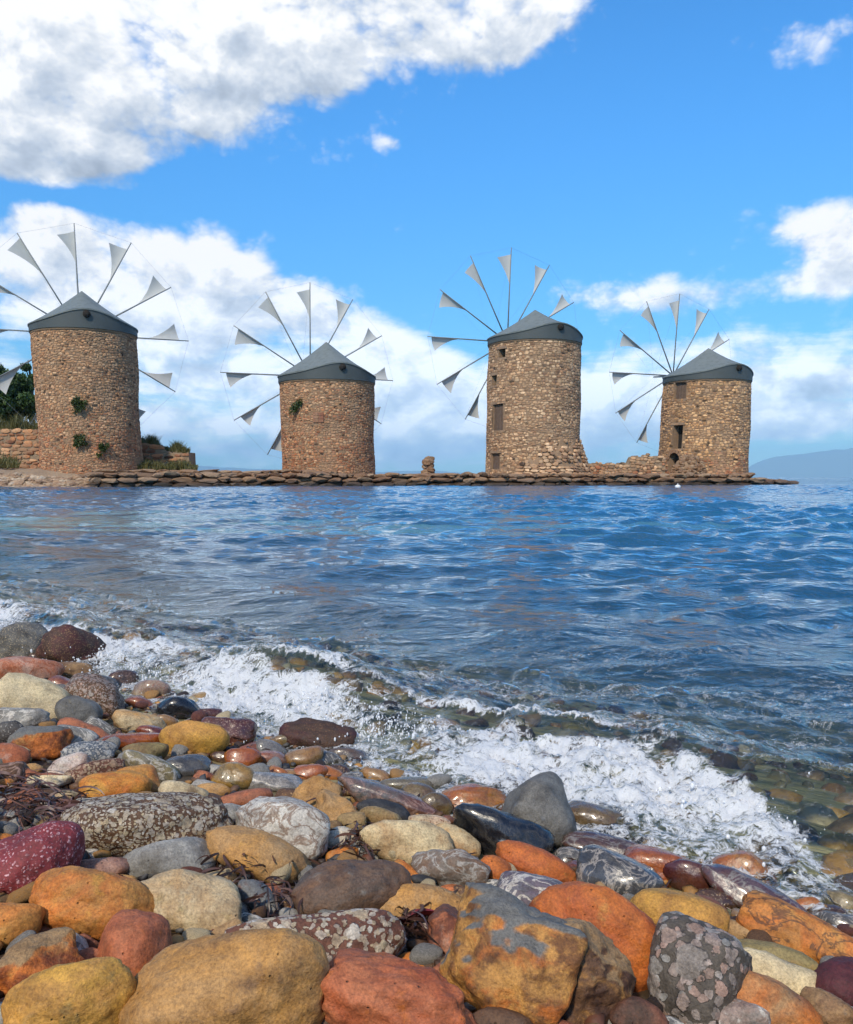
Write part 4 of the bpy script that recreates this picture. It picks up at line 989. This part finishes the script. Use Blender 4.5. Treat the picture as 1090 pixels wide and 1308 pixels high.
# u, v, w, h, turn (deg clockwise), kind, colours, p, wet, label
S = [
 (29, 824, 62, 56, 0, 'k dgr gry bei', 4, 0, 'dark grey speckled boulder standing beside the maroon boulder at the foam edge'),
 (93, 833, 80, 60, 22, 'k dbr mar tan', 7, 0, 'dark maroon speckled boulder tilted against the surf'),
 (93, 857, 48, 22, 8, 's brn tan dbr', 4, 0, 'small brown stone tucked under the maroon boulder'),
 (34, 858, 84, 36, 12, 'v sal pnk red', 4, 0, 'salmon pink slab below the grey speckled boulder'),
 (11, 877, 22, 20, 0, 's ora red ora', 3, 0, 'little bright orange pebble above the big pale beige stone'),
 (38, 896, 90, 62, 20, 's bei crm oli', 5, 0, 'big pale beige angular stone with a smooth worn face'),
 (72, 886, 28, 22, 0, 'k gry dgr ltg', 4, 0, 'small grey speckled stone between beige and pinkish boulders'),
 (122, 894, 80, 60, 26, 'c pnk brn ltg', 5, 0, 'pinkish pudding stone boulder with grey cap near the surf'),
 (131, 874, 40, 22, 12, 's gry dgr ltg', 4, 1, 'grey wet pebble lying on the pinkish pudding stone'),
 (100, 913, 56, 42, 22, 's dgr gry oli', 3, 0, 'smooth dark grey egg shaped stone beside the beige one'),
 (157, 870, 38, 28, 10, 'k dbr brn pnk', 5, 1, 'brown wet stone touched by white foam above the pink stone'),
 (193, 884, 46, 30, 5, 'k pnk bei sal', 4, 1, 'wet pink granite stone at the edge of the surf'),
 (228, 868, 26, 18, 0, 's och yel tan', 4, 1, 'ochre stone surrounded by white surf'),
 (252, 896, 30, 24, 0, 's crm yel oli', 4, 1, 'pale yellow stone washed by foam beyond the black stone'),
 (230, 907, 56, 33, 5, 's blk blk dgr', 4, 1, 'glossy black stone at the edge of the surf'),
 (178, 923, 64, 30, 8, 's och bei tan', 3, 0, 'flat yellowish tan stone beside the glossy black stone'),
 (194, 936, 38, 18, 10, 's mar red dbr', 3, 1, 'dark red stone under the tan one'),
 (247, 947, 82, 54, 22, 's och yel brn', 3, 0, 'rounded yellow ochre cobble with brown underside'),
 (291, 938, 68, 42, 10, 'k mar rbr pnk', 7, 1, 'rough dark reddish rock next to the yellow ochre cobble'),
 (268, 914, 30, 18, 0, 'k rbr mar pnk', 5, 1, 'reddish brown rock at the surf behind the dark reddish one'),
 (25, 921, 66, 32, 8, 'v gry ltg wht', 5, 0, 'grey and white veined stone below the pale beige one'),
 (14, 938, 36, 32, 0, 'k dgr dbr ltg', 5, 0, 'dark speckled stone at the end of the orange block'),
 (50, 949, 80, 44, -4, 't ora gry och', 9, 0, 'orange angular block with one grey corner'),
 (110, 938, 70, 26, 28, 's rbr sal dbr', 4, 0, 'long reddish brown stone slanting beside the pale grey one'),
 (168, 948, 80, 24, 6, 's ora red ora', 4, 1, 'long bright orange stone lying under the dark red one'),
 (95, 944, 54, 30, 20, 'v ltg gry wht', 4, 0, 'pale grey stone behind the bluish holed stone'),
 (114, 963, 64, 32, 8, 'c wht blu ltg', 4, 0, 'bluish grey and white mottled stone with dark holes'),
 (89, 982, 54, 34, -8, 's wht pnk bei', 5, 0, 'whitish pink stone above the white driftwood chip'),
 (118, 992, 78, 36, -6, 'c pnk rbr bei', 6, 0, 'pink and beige pudding stone beside the big orange stone'),
 (148, 1006, 84, 42, -4, 's ora yel och', 4, 0, 'bright orange smooth stone behind the long pudding stone'),
 (176, 998, 56, 40, 4, 's ora och yel', 4, 0, 'orange lobe shaped stone against the bright orange one'),
 (186, 963, 54, 28, 6, 's brn oli dbr', 5, 0, 'flat brown stone below the long bright orange stone'),
 (238, 979, 62, 30, 4, 's gry dgr oli', 4, 1, 'flat wet grey stone below the yellow ochre cobble'),
 (193, 982, 74, 32, 22, 'v gry oli wht', 5, 0, 'grey white veined stone slanting down to the flat grey one'),
 (10, 966, 50, 32, 8, 's sal red pnk', 4, 0, 'salmon red stone with a dark underside beside seaweed'),
 (14, 992, 46, 34, 0, 'v brn dbr pnk', 6, 0, 'brown creased stone beside the driftwood chip'),
 (311, 971, 46, 30, 4, 's red ora red', 3, 1, 'wet bright red orange stone in the wash'),
 (344, 969, 48, 20, 6, 's sal pnk red', 4, 1, 'flat pinkish red wet stone next to the red orange one'),
 (298, 994, 52, 38, 10, 's oli yel dbr', 3, 1, 'wet olive yellow stone with a dark tip'),
 (346, 1000, 80, 26, 6, 'v gry ltg wht', 5, 1, 'wet grey white marbled slab beside the olive yellow stone'),
 (234, 1016, 60, 32, 14, 'b bei ltg brn', 4, 0, 'small pale beige banded stone above the long pudding stone'),
 (306, 1021, 80, 20, -4, 's sal rbr red', 4, 0, 'thin flat reddish stone above the whitish boulder'),
 (368, 948, 50, 20, 0, 's oli tan gry', 4, 1, 'flat tan grey stone in the wash'),
 (387, 968, 50, 28, 0, 's och tan brn', 4, 1, 'tan ochre wet stone in front of the jagged maroon rock'),
 (405, 942, 92, 44, 10, 'k dbr mar brn', 14, 0, 'jagged dark maroon rock with white surf behind it'),
 (396, 987, 44, 20, 0, 's ora sal brn', 4, 1, 'flat orange wet stone below the tan ochre one'),
 (362, 1061, 122, 82, 27, 'v wht ltg brn', 5, 0, 'large whitish grey boulder with brown crust on its lower side'),
 (188, 1057, 204, 86, 2, 'c bei brn wht', 4, 0, 'long pudding stone packed with beige chips in brown matrix'),
 (42, 1106, 116, 106, 10, 'k crs crs pks', 5, 0, 'large crimson boulder covered in pale pink specks'),
 (216, 1100, 112, 50, -4, 's gry ltg wht', 5, 0, 'pale grey knobbly stone below the long pudding stone'),
 (130, 1112, 70, 30, 2, 's rbr pnk sal', 4, 0, 'dull pink flat stone wedged between crimson boulder and ochre cobble'),
 (121, 1158, 150, 84, 18, 's och ora yel', 3, 0, 'large smooth ochre cobble with a shallow dent'),
 (237, 1155, 136, 78, 18, 's tan bei oli', 4, 0, 'olive beige cobble with a dark pitted hollow'),
 (172, 1212, 84, 88, 20, 's red sal ora', 5, 0, 'brick red stone leaning between two tan cobbles'),
 (287, 1268, 252, 156, 14, 's tan och brn', 4, 0, 'biggest tan brown cobble with smooth rounded top'),
 (18, 1185, 66, 58, 10, 's ora och yel', 4, 0, 'orange cobble under the crimson speckled boulder'),
 (40, 1238, 118, 76, -12, 't ora tan och', 7, 0, 'orange cracked block beneath the orange cobble'),
 (92, 1288, 152, 104, 0, 's och yel oli', 4, 0, 'yellow ochre boulder with a grey green stain'),
 (90, 1212, 42, 36, 40, 'v wht gry dgr', 6, 0, 'broken grey and white shell rock under the ochre cobble'),
 (153, 1272, 44, 44, 0, 's brn och tan', 4, 0, 'small ochre brown stone beside the biggest tan cobble'),
 (333, 1097, 144, 62, 26, 's och tan yel', 2.6, 0, 'long egg shaped ochre cobble leaning on the whitish boulder'),
 (448, 1144, 142, 92, 10, 's dgr brn gry', 3, 0, 'smooth dark grey brown dome shaped stone with faint line'),
 (333, 1151, 68, 34, 58, 's blu gry rbr', 4, 0, 'narrow bluish grey stone standing on end'),
 (442, 1168, 70, 36, 6, 's ltg gry bei', 4, 0, 'pale grey pebble lying on the red and white pudding stone'),
 (402, 1210, 222, 78, -2, 'c wht rbr bei', 4, 0, 'long red brown pudding stone with big white chips'),
 (492, 1204, 50, 54, 30, 'k gry ltg dgr', 4, 0, 'grey speckled stone at the end of the white chipped pudding stone'),
 (508, 1288, 206, 118, 12, 's red sal ora', 8, 0, 'large brick red flat faced block'),
 (538, 1160, 120, 56, 4, 's och tan bei', 3, 0, 'tan ochre cobble behind the dark red leaf'),
 (406, 1016, 58, 46, 20, 's och tan brn', 8, 0, 'rough ochre rock with a crumbling face above the whitish boulder'),
 (430, 1038, 62, 40, 34, 's och tan dbr', 8, 0, 'rough ochre lump leaning on the crumbling ochre rock'),
 (449, 1051, 36, 28, 10, 's oli tan brn', 3, 0, 'small olive tan pebble beside the rough ochre lump'),
 (486, 1046, 56, 28, 8, 's tan oli bei', 2.6, 0, 'oval beige olive pebble lying on the dark flat one'),
 (490, 1035, 66, 26, 10, 's dgr blk gry', 3, 0, 'dark grey flat pebble behind the oval beige one'),
 (497, 1024, 136, 36, 18, 'v rbr gry pnk', 5, 1, 'long reddish grey stone lying at the edge of the wash'),
 (439, 1073, 54, 32, 8, 's wht bei crm', 6, 0, 'small white stone with a dark pock'),
 (520, 1080, 114, 58, 2, 's crm tan bei', 3.4, 0, 'big cream coloured smooth cobble'),
 (582, 1078, 64, 40, 24, 'b crm tan och', 4, 0, 'cream banded stone behind the big cream cobble'),
 (549, 1051, 52, 20, 8, 'k pnk bei rbr', 4, 0, 'flat pinkish pebble above the big cream cobble'),
 (575, 1112, 96, 52, 6, 'v gry brn ltg', 7, 0, 'grey brown faceted stone under the cream cobble'),
 (601, 1022, 94, 40, -4, 's ora och red', 8, 1, 'orange blocky rock in the wash'),
 (557, 1028, 42, 30, 20, 's brn oli dbr', 5, 1, 'brown olive stone against the orange blocky rock'),
 (640, 1070, 132, 66, 22, 'v blk blk dgr', 8, 1, 'black purple angular slab beneath the tall grey stone'),
 (690, 1044, 88, 94, -28, 's dgr gry blu', 6, 0, 'tall upright grey stone standing at the water edge'),
 (630, 1114, 40, 42, 40, 's red ora red', 3, 0, 'small brick orange pebble beside the teardrop stone'),
 (686, 1106, 108, 42, 22, 's ora red och', 3, 0, 'orange teardrop shaped stone pointing to the sea'),
 (682, 1140, 90, 44, 6, 'v blu pur wht', 5, 0, 'bluish purple marbled stone under the teardrop stone'),
 (768, 1200, 168, 122, 48, 's ora red och', 6, 0, 'large bright orange smooth boulder leaning on the split rock'),
 (652, 1234, 164, 164, 16, 't och gry ora', 11, 0, 'largest split rock with rusty broken face and grey skin'),
 (738, 1252, 130, 130, 28, 't brn tan och', 10, 0, 'brown broken lower half of the rusty split rock'),
 (866, 1172, 116, 64, 8, 's yel och yel', 3, 0, 'bright yellow cobble beside the orange boulder'),
 (884, 1248, 126, 134, 24, 'c ltg gbr pnk', 5, 0, 'grey pudding stone boulder set with large round pebbles'),
 (913, 1167, 56, 28, 36, 'b och rbr tan', 4, 0, 'orange brown banded stone behind the bright yellow cobble'),
 (950, 1194, 72, 26, 14, 'b bei tan brn', 4, 0, 'beige streaked stone above the pale tan slab'),
 (1026, 1197, 156, 58, 20, 'v ora och dbr', 6, 0, 'long rusty orange rough rock beside the swash'),
 (990, 1226, 116, 38, 8, 'b bei oli tan', 4, 0, 'pale tan slab resting on the cream yellow stone'),
 (993, 1248, 110, 46, 12, 's crm bei oli', 4, 0, 'cream yellow stone with two small dark knots'),
 (985, 1288, 118, 66, 16, 's tan ora brn', 5, 0, 'orange tan stone under the cream yellow one'),
 (1072, 1258, 70, 70, 0, 's mar mar dbr', 3, 0, 'dark maroon round cobble'),
 (1058, 1296, 70, 48, 14, 's tan brn gry', 4, 0, 'brown tan stone below the dark maroon cobble'),
 (940, 1304, 82, 50, 4, 'v gry pnk wht', 4, 0, 'grey pink stone at the foot of the grey pudding stone'),
 (952, 1111, 80, 44, 16, 's ora och brn', 6, 1, 'wet orange rock with foam around it'),
 (838, 1108, 84, 48, 14, 's ora red sal', 6, 1, 'wet orange brown rock in the swash beside the maroon one'),
 (884, 1122, 76, 44, 16, 's mar rbr pur', 6, 1, 'wet maroon rock in the swash'),
 (960, 1144, 126, 42, 19, 'v pur rbr ltg', 6, 1, 'wet purple slab sloping into the swash'),
 (1030, 1130, 70, 24, 24, 'b oli bei gry', 5, 1, 'pale olive wet slab behind the purple slab'),
 (790, 1120, 106, 56, 14, 'v blu dgr wht', 6, 1, 'wet blue grey rock with white patches behind the orange boulder'),
 (1078, 1157, 50, 36, 10, 's crm oli tan', 4, 1, 'pale yellow wet stone at the foot of the surf'),
 (762, 1052, 84, 46, 8, 's brn oli gry', 6, 1, 'olive brown wet rock beyond the tall upright grey stone'),
 (786, 1036, 46, 34, 20, 'k dbr blk brn', 8, 1, 'small dark jagged rock in the foam'),
 (775, 1084, 112, 34, 6, 'v pur brn ltg', 5, 1, 'mauve brown flat wet slab'),
 (80, 1037, 34, 28, 0, 's mar rbr pnk', 3, 0, 'small dull red pebble among the seaweed'),
 (62, 1014, 76, 14, 4, 'b rbr dbr brn', 6, 0, 'thin brown slate chip above the dull red pebble'),
 (569, 1192, 48, 68, -8, 't sal rbr pnk', 9, 0, 'salmon coloured chipped block beside the split rock'),
 (541, 1126, 32, 16, 4, 's dgr blk gry', 4, 0, 'tiny dark grey pebble under the faceted stone'),
 (578, 1138, 40, 16, 4, 's ora sal brn', 4, 0, 'tiny orange chip under the faceted stone'),
 (371, 1172, 28, 22, 8, 's gry ltg dgr', 4, 0, 'tiny grey pebble beside the standing bluish stone'),
 (381, 1162, 22, 18, 20, 's red ora brn', 6, 0, 'tiny brick red chip beside the dome shaped stone'),
 (292, 1192, 42, 26, -24, 'b tan pnk brn', 4, 0, 'small pinkish tan banded chip over the biggest tan cobble'),
 (418, 872, 44, 14, 0, 's yel och oli', 4, 1, 'yellow stone under water just behind the surf'),
 (520, 1002, 70, 20, 4, 's gry oli ltg', 4, 1, 'flat wet grey stone awash in front of the surf'),
 (462, 1006, 60, 22, 8, 'v gry blu ltg', 4, 1, 'bluish wet flat stone above the long reddish grey one'),
 (640, 1012, 40, 16, 0, 's oli brn gry', 4, 1, 'small olive wet stone beyond the orange blocky rock'),
 (446, 965, 52, 18, 6, 's gry brn oli', 4, 1, 'flat brown grey wet stone below the jagged maroon rock'),
 (930, 1262, 40, 24, 10, 's tan och bei', 4, 0, 'small tan stone behind the grey pudding stone boulder'),
 (640, 1310, 90, 40, 0, 's dbr brn gry', 5, 0, 'dark brown stone under the rusty split rock'),
 (428, 1300, 50, 40, 0, 's gry brn ltg', 4, 0, 'grey stone in the gap before the brick red block'),
 (818, 1300, 70, 44, 8, 's dbr rbr brn', 5, 0, 'dark brown stone in the shade under the orange boulder'),
]
for idx, (u, v, w, h, rot, spec, p, wet, label) in enumerate(S):
    kind, a, b_, c_ = spec.split(); big = w * h
    sub = 5 if big > 9000 else (4 if big > 1800 else 3)
    scl = {'c': 1.0, 'k': 1.0}.get(kind, 1.0)
    if kind == 'c': scl = 2.2 if 'large round' in label else (1.35 if 'white chips' in label else .85)
    m_ = stone_mat(kind, a, b_, c_, scl, 100 + idx, wet)
    ob = put_stone(u, v, w, h, rot, p, m_, 300 + idx * 7, sub, .13 if p > 6 else .085, k=.26 if not wet else .2)
    tag(ob, label, 'stone', 'stones on the beach')

# middle-sized stones that close the rest of the beach
G = np.zeros((330, 290), bool)            # 4-pixel cells of the photo plane, used only to find bare beach
GV, GU = np.meshgrid(np.arange(330) * 4 + 2, np.arange(290) * 4 - 38, indexing='ij')
def cover(u, v, w, h, rot):
    a = math.radians(rot); du, dv = GU - u, GV - v; x = du * math.cos(a) + dv * math.sin(a); y = -du * math.sin(a) + dv * math.cos(a); G[(x / (w * .50)) ** 2 + (y / (h * .50)) ** 2 < 1] = True
for (u, v, w, h, rot, *_r) in S: cover(u, v, w, h, rot)
FRONT_PX = np.array([(-40, 800), (0, 815), (130, 864), (210, 893), (340, 940), (450, 972), (560, 1012), (720, 1058), (850, 1098), (940, 1126), (1000, 1148), (1130, 1190)])
land = GV > np.interp(GU, FRONT_PX[:, 0], FRONT_PX[:, 1]); rs = np.random.RandomState(17)
GAP = [('tan', 's', 'tan och brn'), ('grey', 's', 'gry ltg dgr'), ('reddish', 's', 'rbr sal mar'), ('ochre', 's', 'och ora tan'), ('dark brown', 'k', 'dbr brn tan'), ('beige', 'b', 'bei tan oli'), ('veined grey', 'v', 'gry dgr wht'), ('olive', 's', 'oli brn tan')]
gm = [[stone_mat(k, *c.split(), 1.0, 820 + i, w_) for w_ in (0, 1)] for i, (nm, k, c) in enumerate(GAP)]
made = 0
while made < 150:
    free = np.argwhere(land & ~G)
    if len(free) < 60: break
    r_, c_ = free[rs.randint(len(free))]; u, v = GU[r_, c_] + rs.uniform(-2, 2), GV[r_, c_] + rs.uniform(-2, 2)
    w = rs.uniform(26, 56) * (.7 + .5 * (v - 800) / 500); h = w * rs.uniform(.45, .75); rot = rs.normal(8, 14); i_ = rs.randint(len(GAP)); near = v - np.interp(u, FRONT_PX[:, 0], FRONT_PX[:, 1])
    wet = 1 if near < 60 else 0
    ob = put_stone(u, v + 3, w, h, rot, rs.choice([3, 4, 6, 9]), gm[i_][wet], 5000 + made * 3, 3, .09, k=-.05)
    tag(ob, 'middle-sized %s %sstone half buried between the bigger beach stones' % (GAP[i_][0], 'wet ' if wet else ''), 'stone', 'half buried %s %sstones' % (GAP[i_][0], 'wet ' if wet else ''))
    cover(u, v, w * .9, h * .9, rot); made += 1

# pebbles wedged in the gaps
FILL = [('ochre', 's', 'och tan brn'), ('dark', 's', 'dbr blk brn'), ('grey', 's', 'gry ltg dgr'), ('reddish', 's', 'rbr mar sal'), ('cream', 's', 'crm bei tan'), ('brown', 'k', 'brn dbr tan')]
fm = [stone_mat(k, *c.split(), 1.0, 700 + i, 0) for i, (nm, k, c) in enumerate(FILL)]
fmesh = [[mesh_data('pebble', *stone_verts((1, .75, .6), 3 + j, 40 + i * 5 + j, 3, .06), mt, True) for j in range(3)] for i, mt in enumerate(fm)]
rs = np.random.RandomState(44); npb = 0
wts = np.array([.18, .12, .24, .15, .12, .19])
used = []
while npb < 140:
    u, v = rs.uniform(-10, 1100), rs.uniform(840, 1300)
    t = stand(u, v, 0, 0); P = CAM + ray(u, v) * t; tl = tdist1(P[0], P[1])
    if tl > .03: continue
    s = rs.uniform(.012, .036) * (1 if t < 1.3 else 1.3)
    if any((P[0] - a) ** 2 + (P[1] - b_) ** 2 < (.5 * (s + c_)) ** 2 for a, b_, c_ in used): continue
    used.append((P[0], P[1], s)); i_ = rs.choice(6, p=wts); ob = bpy.data.objects.new('pebble', fmesh[i_][rs.randint(3)]); col.objects.link(ob)
    ob.location = (P[0], P[1], bed1(P[0], P[1]) + s * .22); ob.scale = (s, s * rs.uniform(.8, 1.2), s * rs.uniform(.8, 1.1)); ob.rotation_euler = (rs.uniform(-.5, .5), rs.uniform(-.5, .5), rs.uniform(0, 6.28))
    tag(ob, 'small %s pebble wedged in the gaps between the big beach stones' % FILL[i_][0], 'pebble', 'small %s pebbles in the gaps' % FILL[i_][0]); npb += 1

# shingle that nobody could count: tiny grit, stones off to the sides, cobbles on the sea bed
def shingle(name, label, n, sampler, smin, smax, cols, seed, wet, sub_=2, sink=.15):
    rs = np.random.RandomState(seed); VV = []; FF = []; CC = []; b0 = 0; D, Fi = ico(sub_)
    bases = [stone_verts((1, .8, .6), 3 + j % 4, 70 + j, sub_, .07)[0] for j in range(8)]
    for k in range(n):
        x, y = sampler(rs); s = smin * (smax / smin) ** rs.rand(); a = rs.uniform(0, 6.28); B = bases[rs.randint(8)] * s; ca, sa = math.cos(a), math.sin(a)
        tl = rs.normal(0, .25, 2); P = np.stack([B[:, 0] * ca - B[:, 1] * sa, B[:, 0] * sa + B[:, 1] * ca, B[:, 2] + tl[0] * B[:, 0] + tl[1] * B[:, 1]], 1) + (x, y, bed1(x, y) + s * sink)
        VV.append(P); FF.append(Fi + b0); b0 += len(P); CC.append(np.tile(np.array(PAL[cols[rs.randint(len(cols))]]) * rs.uniform(.6, 1.1), (len(P), 1)))
    m, N, b, _ = newmat(name + '_stone'); o = N.new('ShaderNodeTexCoord').outputs['Object']; nn = N.noise(o, 60, 5, .65); c = N.mix(N.m('MULTIPLY', N.step(nn, .45, .7), .5), attr(N, 'col'), (.05, .035, .025))
    N.l.new(c, b.inputs['Base Color']); b.inputs['Roughness'].default_value = .35 if wet else .6; N.l.new(N.bump(nn, .5, .004), b.inputs['Normal'])
    tag(link(name, mesh_data(name, np.vstack(VV), np.vstack(FF), m, True, np.vstack(CC))), label, 'stones', kind='stuff')
def along(t0, t1, a0=None, a1=None):
    seg = FRONT[1:-1]; e = seg[-1] - seg[0]; L = np.linalg.norm(e); e /= L; nrm = np.array([-e[1], e[0]])     # nrm points to sea
    def f(rs):
        while True:
            s = rs.uniform(-2.2 if a0 is None else a0, L + 1.2 if a1 is None else a1); t = rs.uniform(t0, t1); P = seg[0] + e * s + nrm * t
            tl = tdist1(P[0], P[1])
            if t0 <= tl <= t1 and not (abs(P[0]) < .25 and P[1] < .3 and P[1] > -.3): return P
    return f
shingle('shingle', 'small mixed shingle filling the gaps of the beach', 5200, along(-1.1, .03, -.5, 3.4), .008, .024, ['dbr', 'brn', 'blk', 'gry', 'rbr', 'tan', 'och', 'dgr'], 3, 0, 1)
shingle('sea_bed_cobbles', 'ochre and olive cobbles on the sea bed under shallow water', 900, along(.14, 2.8), .04, .13, ['och', 'oli', 'yel', 'tan', 'oli', 'bei', 'brn'], 4, 1, 2, -.1)
def off_frame(rs):
    g = along(-1.9, -.08, -1.6, 4.0)
    while True:
        P = g(rs); d = P[1] * cT + .4 * sT; u = PP_U + F * P[0] / max(d, .05)
        if (P[1] < .42 or u < -60 or u > 1150): return P
shingle('side_cobbles', 'cobbles of the beach on either side of the close-up stones', 1500, off_frame, .05, .15, ['och', 'ora', 'tan', 'gry', 'bei', 'rbr', 'brn', 'dgr'], 6, 0)

# seaweed: dry brown ribbons caught between the stones
def seaweed(label, n, sampler, seed, c1, c2, lmax=.07, zup=.03):
    rs = np.random.RandomState(seed); V = []; Fc = []
    for k in range(n):
        x, y = sampler(rs); L = rs.uniform(.025, lmax); a = rs.uniform(0, 6.28); w = rs.uniform(.0008, .0022); z = bed1(x, y) + rs.rand() * zup; P = np.array([x, y, z]); cur = rs.normal(0, .5); pit = rs.normal(0, .18); b0 = len(V); ns = 6; tw = rs.uniform(0, 3)
        for i in range(ns + 1):
            d = np.array([math.cos(a) * math.cos(pit), math.sin(a) * math.cos(pit), math.sin(pit)]); sd_ = np.array([-math.sin(a) * math.cos(tw), math.cos(a) * math.cos(tw), math.sin(tw)]) * w * math.sin(math.pi * (i + .6) / (ns + 1.2))
            V += [P - sd_, P + sd_]
            P = P + d * L / ns; a += cur * .5; pit -= .16; tw += rs.normal(0, .3)
        Fc += [(b0 + 2 * i, b0 + 2 * i + 1, b0 + 2 * i + 3, b0 + 2 * i + 2) for i in range(ns)]
    m, N, b, _ = newmat('dry_seaweed'); g = N.new('ShaderNodeNewGeometry'); N.l.new(N.mix(g.outputs['Random Per Island'], c1, c2), b.inputs['Base Color']); b.inputs['Roughness'].default_value = .45
    tag(link('seaweed', mesh_data('seaweed', V, Fc, m, True)), label, 'seaweed', kind='stuff')
seaweed('dark dry seaweed ribbons lying in the gaps between beach stones', 1800, along(-1.0, -.03), 5, (.018, .010, .008), (.075, .032, .024), .045, .012)
def clump(us):
    def f(rs):
        u, v, r_ = us[rs.randint(len(us))]; uu, vv = u + rs.normal() * r_, v + rs.normal() * r_ * .5; t = stand(uu, vv, 0, 0); P = CAM + ray(uu, vv) * t; return P[:2]
    return f
seaweed('tangle of maroon seaweed strips beside the crimson speckled boulder', 380, clump([(30, 1030, 26), (60, 1050, 24), (95, 1060, 18)]), 6, (.03, .013, .012), (.16, .08, .065), .05, .035)
seaweed('tangle of brown seaweed around the standing bluish stone', 330, clump([(300, 1130, 18), (360, 1160, 18), (455, 1090, 14), (520, 1200, 12)]), 7, (.02, .01, .008), (.11, .05, .035), .04, .03)
# dead leaf and driftwood chip
t = stand(533, 1178, 0, 0) * .955; P = CAM + ray(533, 1178) * t; s = t / F; V = []; Fc = []; nL = 12
for i in range(nL + 1):
    f = i / nL; wd = 24 * s * math.sin(math.pi * min(1, f * .96 + .02)) ** .8; x = (f - .5) * 62 * s; zz = .004 * math.sin(f * 3) + .25 * x
    for j, off in enumerate((-1, -.5, 0, .5, 1)):
        for q_ in (0,): V.append((x, off * wd * .55, zz + abs(off) * wd * .35 + .0 * j))
for i in range(nL):
    for j in range(4): Fc.append((i * 5 + j, i * 5 + j + 1, (i + 1) * 5 + j + 1, (i + 1) * 5 + j))
nb_ = len(V); V += [(a, b_, c_ - .0012) for a, b_, c_ in V]; Fc += [tuple(i + nb_ for i in f[::-1]) for f in Fc]
ob = link('dead_leaf', mesh_data('dead_leaf', V, Fc, simple_mat('maroon_leaf', lin((120, 40, 42)), .45, .25, 90, bump=.3, bscale=200, bdist=.001), True), None, tuple(P)); ob.rotation_euler = (-.35, 0, .1)
tag(ob, 'dark red dead leaf lying before the tan ochre cobble', 'leaf')
wd_ = stone_mat('b', 'wht', 'crm', 'bei', 1.2, 555, 0)
ob = put_stone(64, 998, 52, 15, 6, 7, wd_, 808, 4, .06, .6, name='driftwood_chip'); tag(ob, 'cream white driftwood chip lying among dark seaweed', 'driftwood')
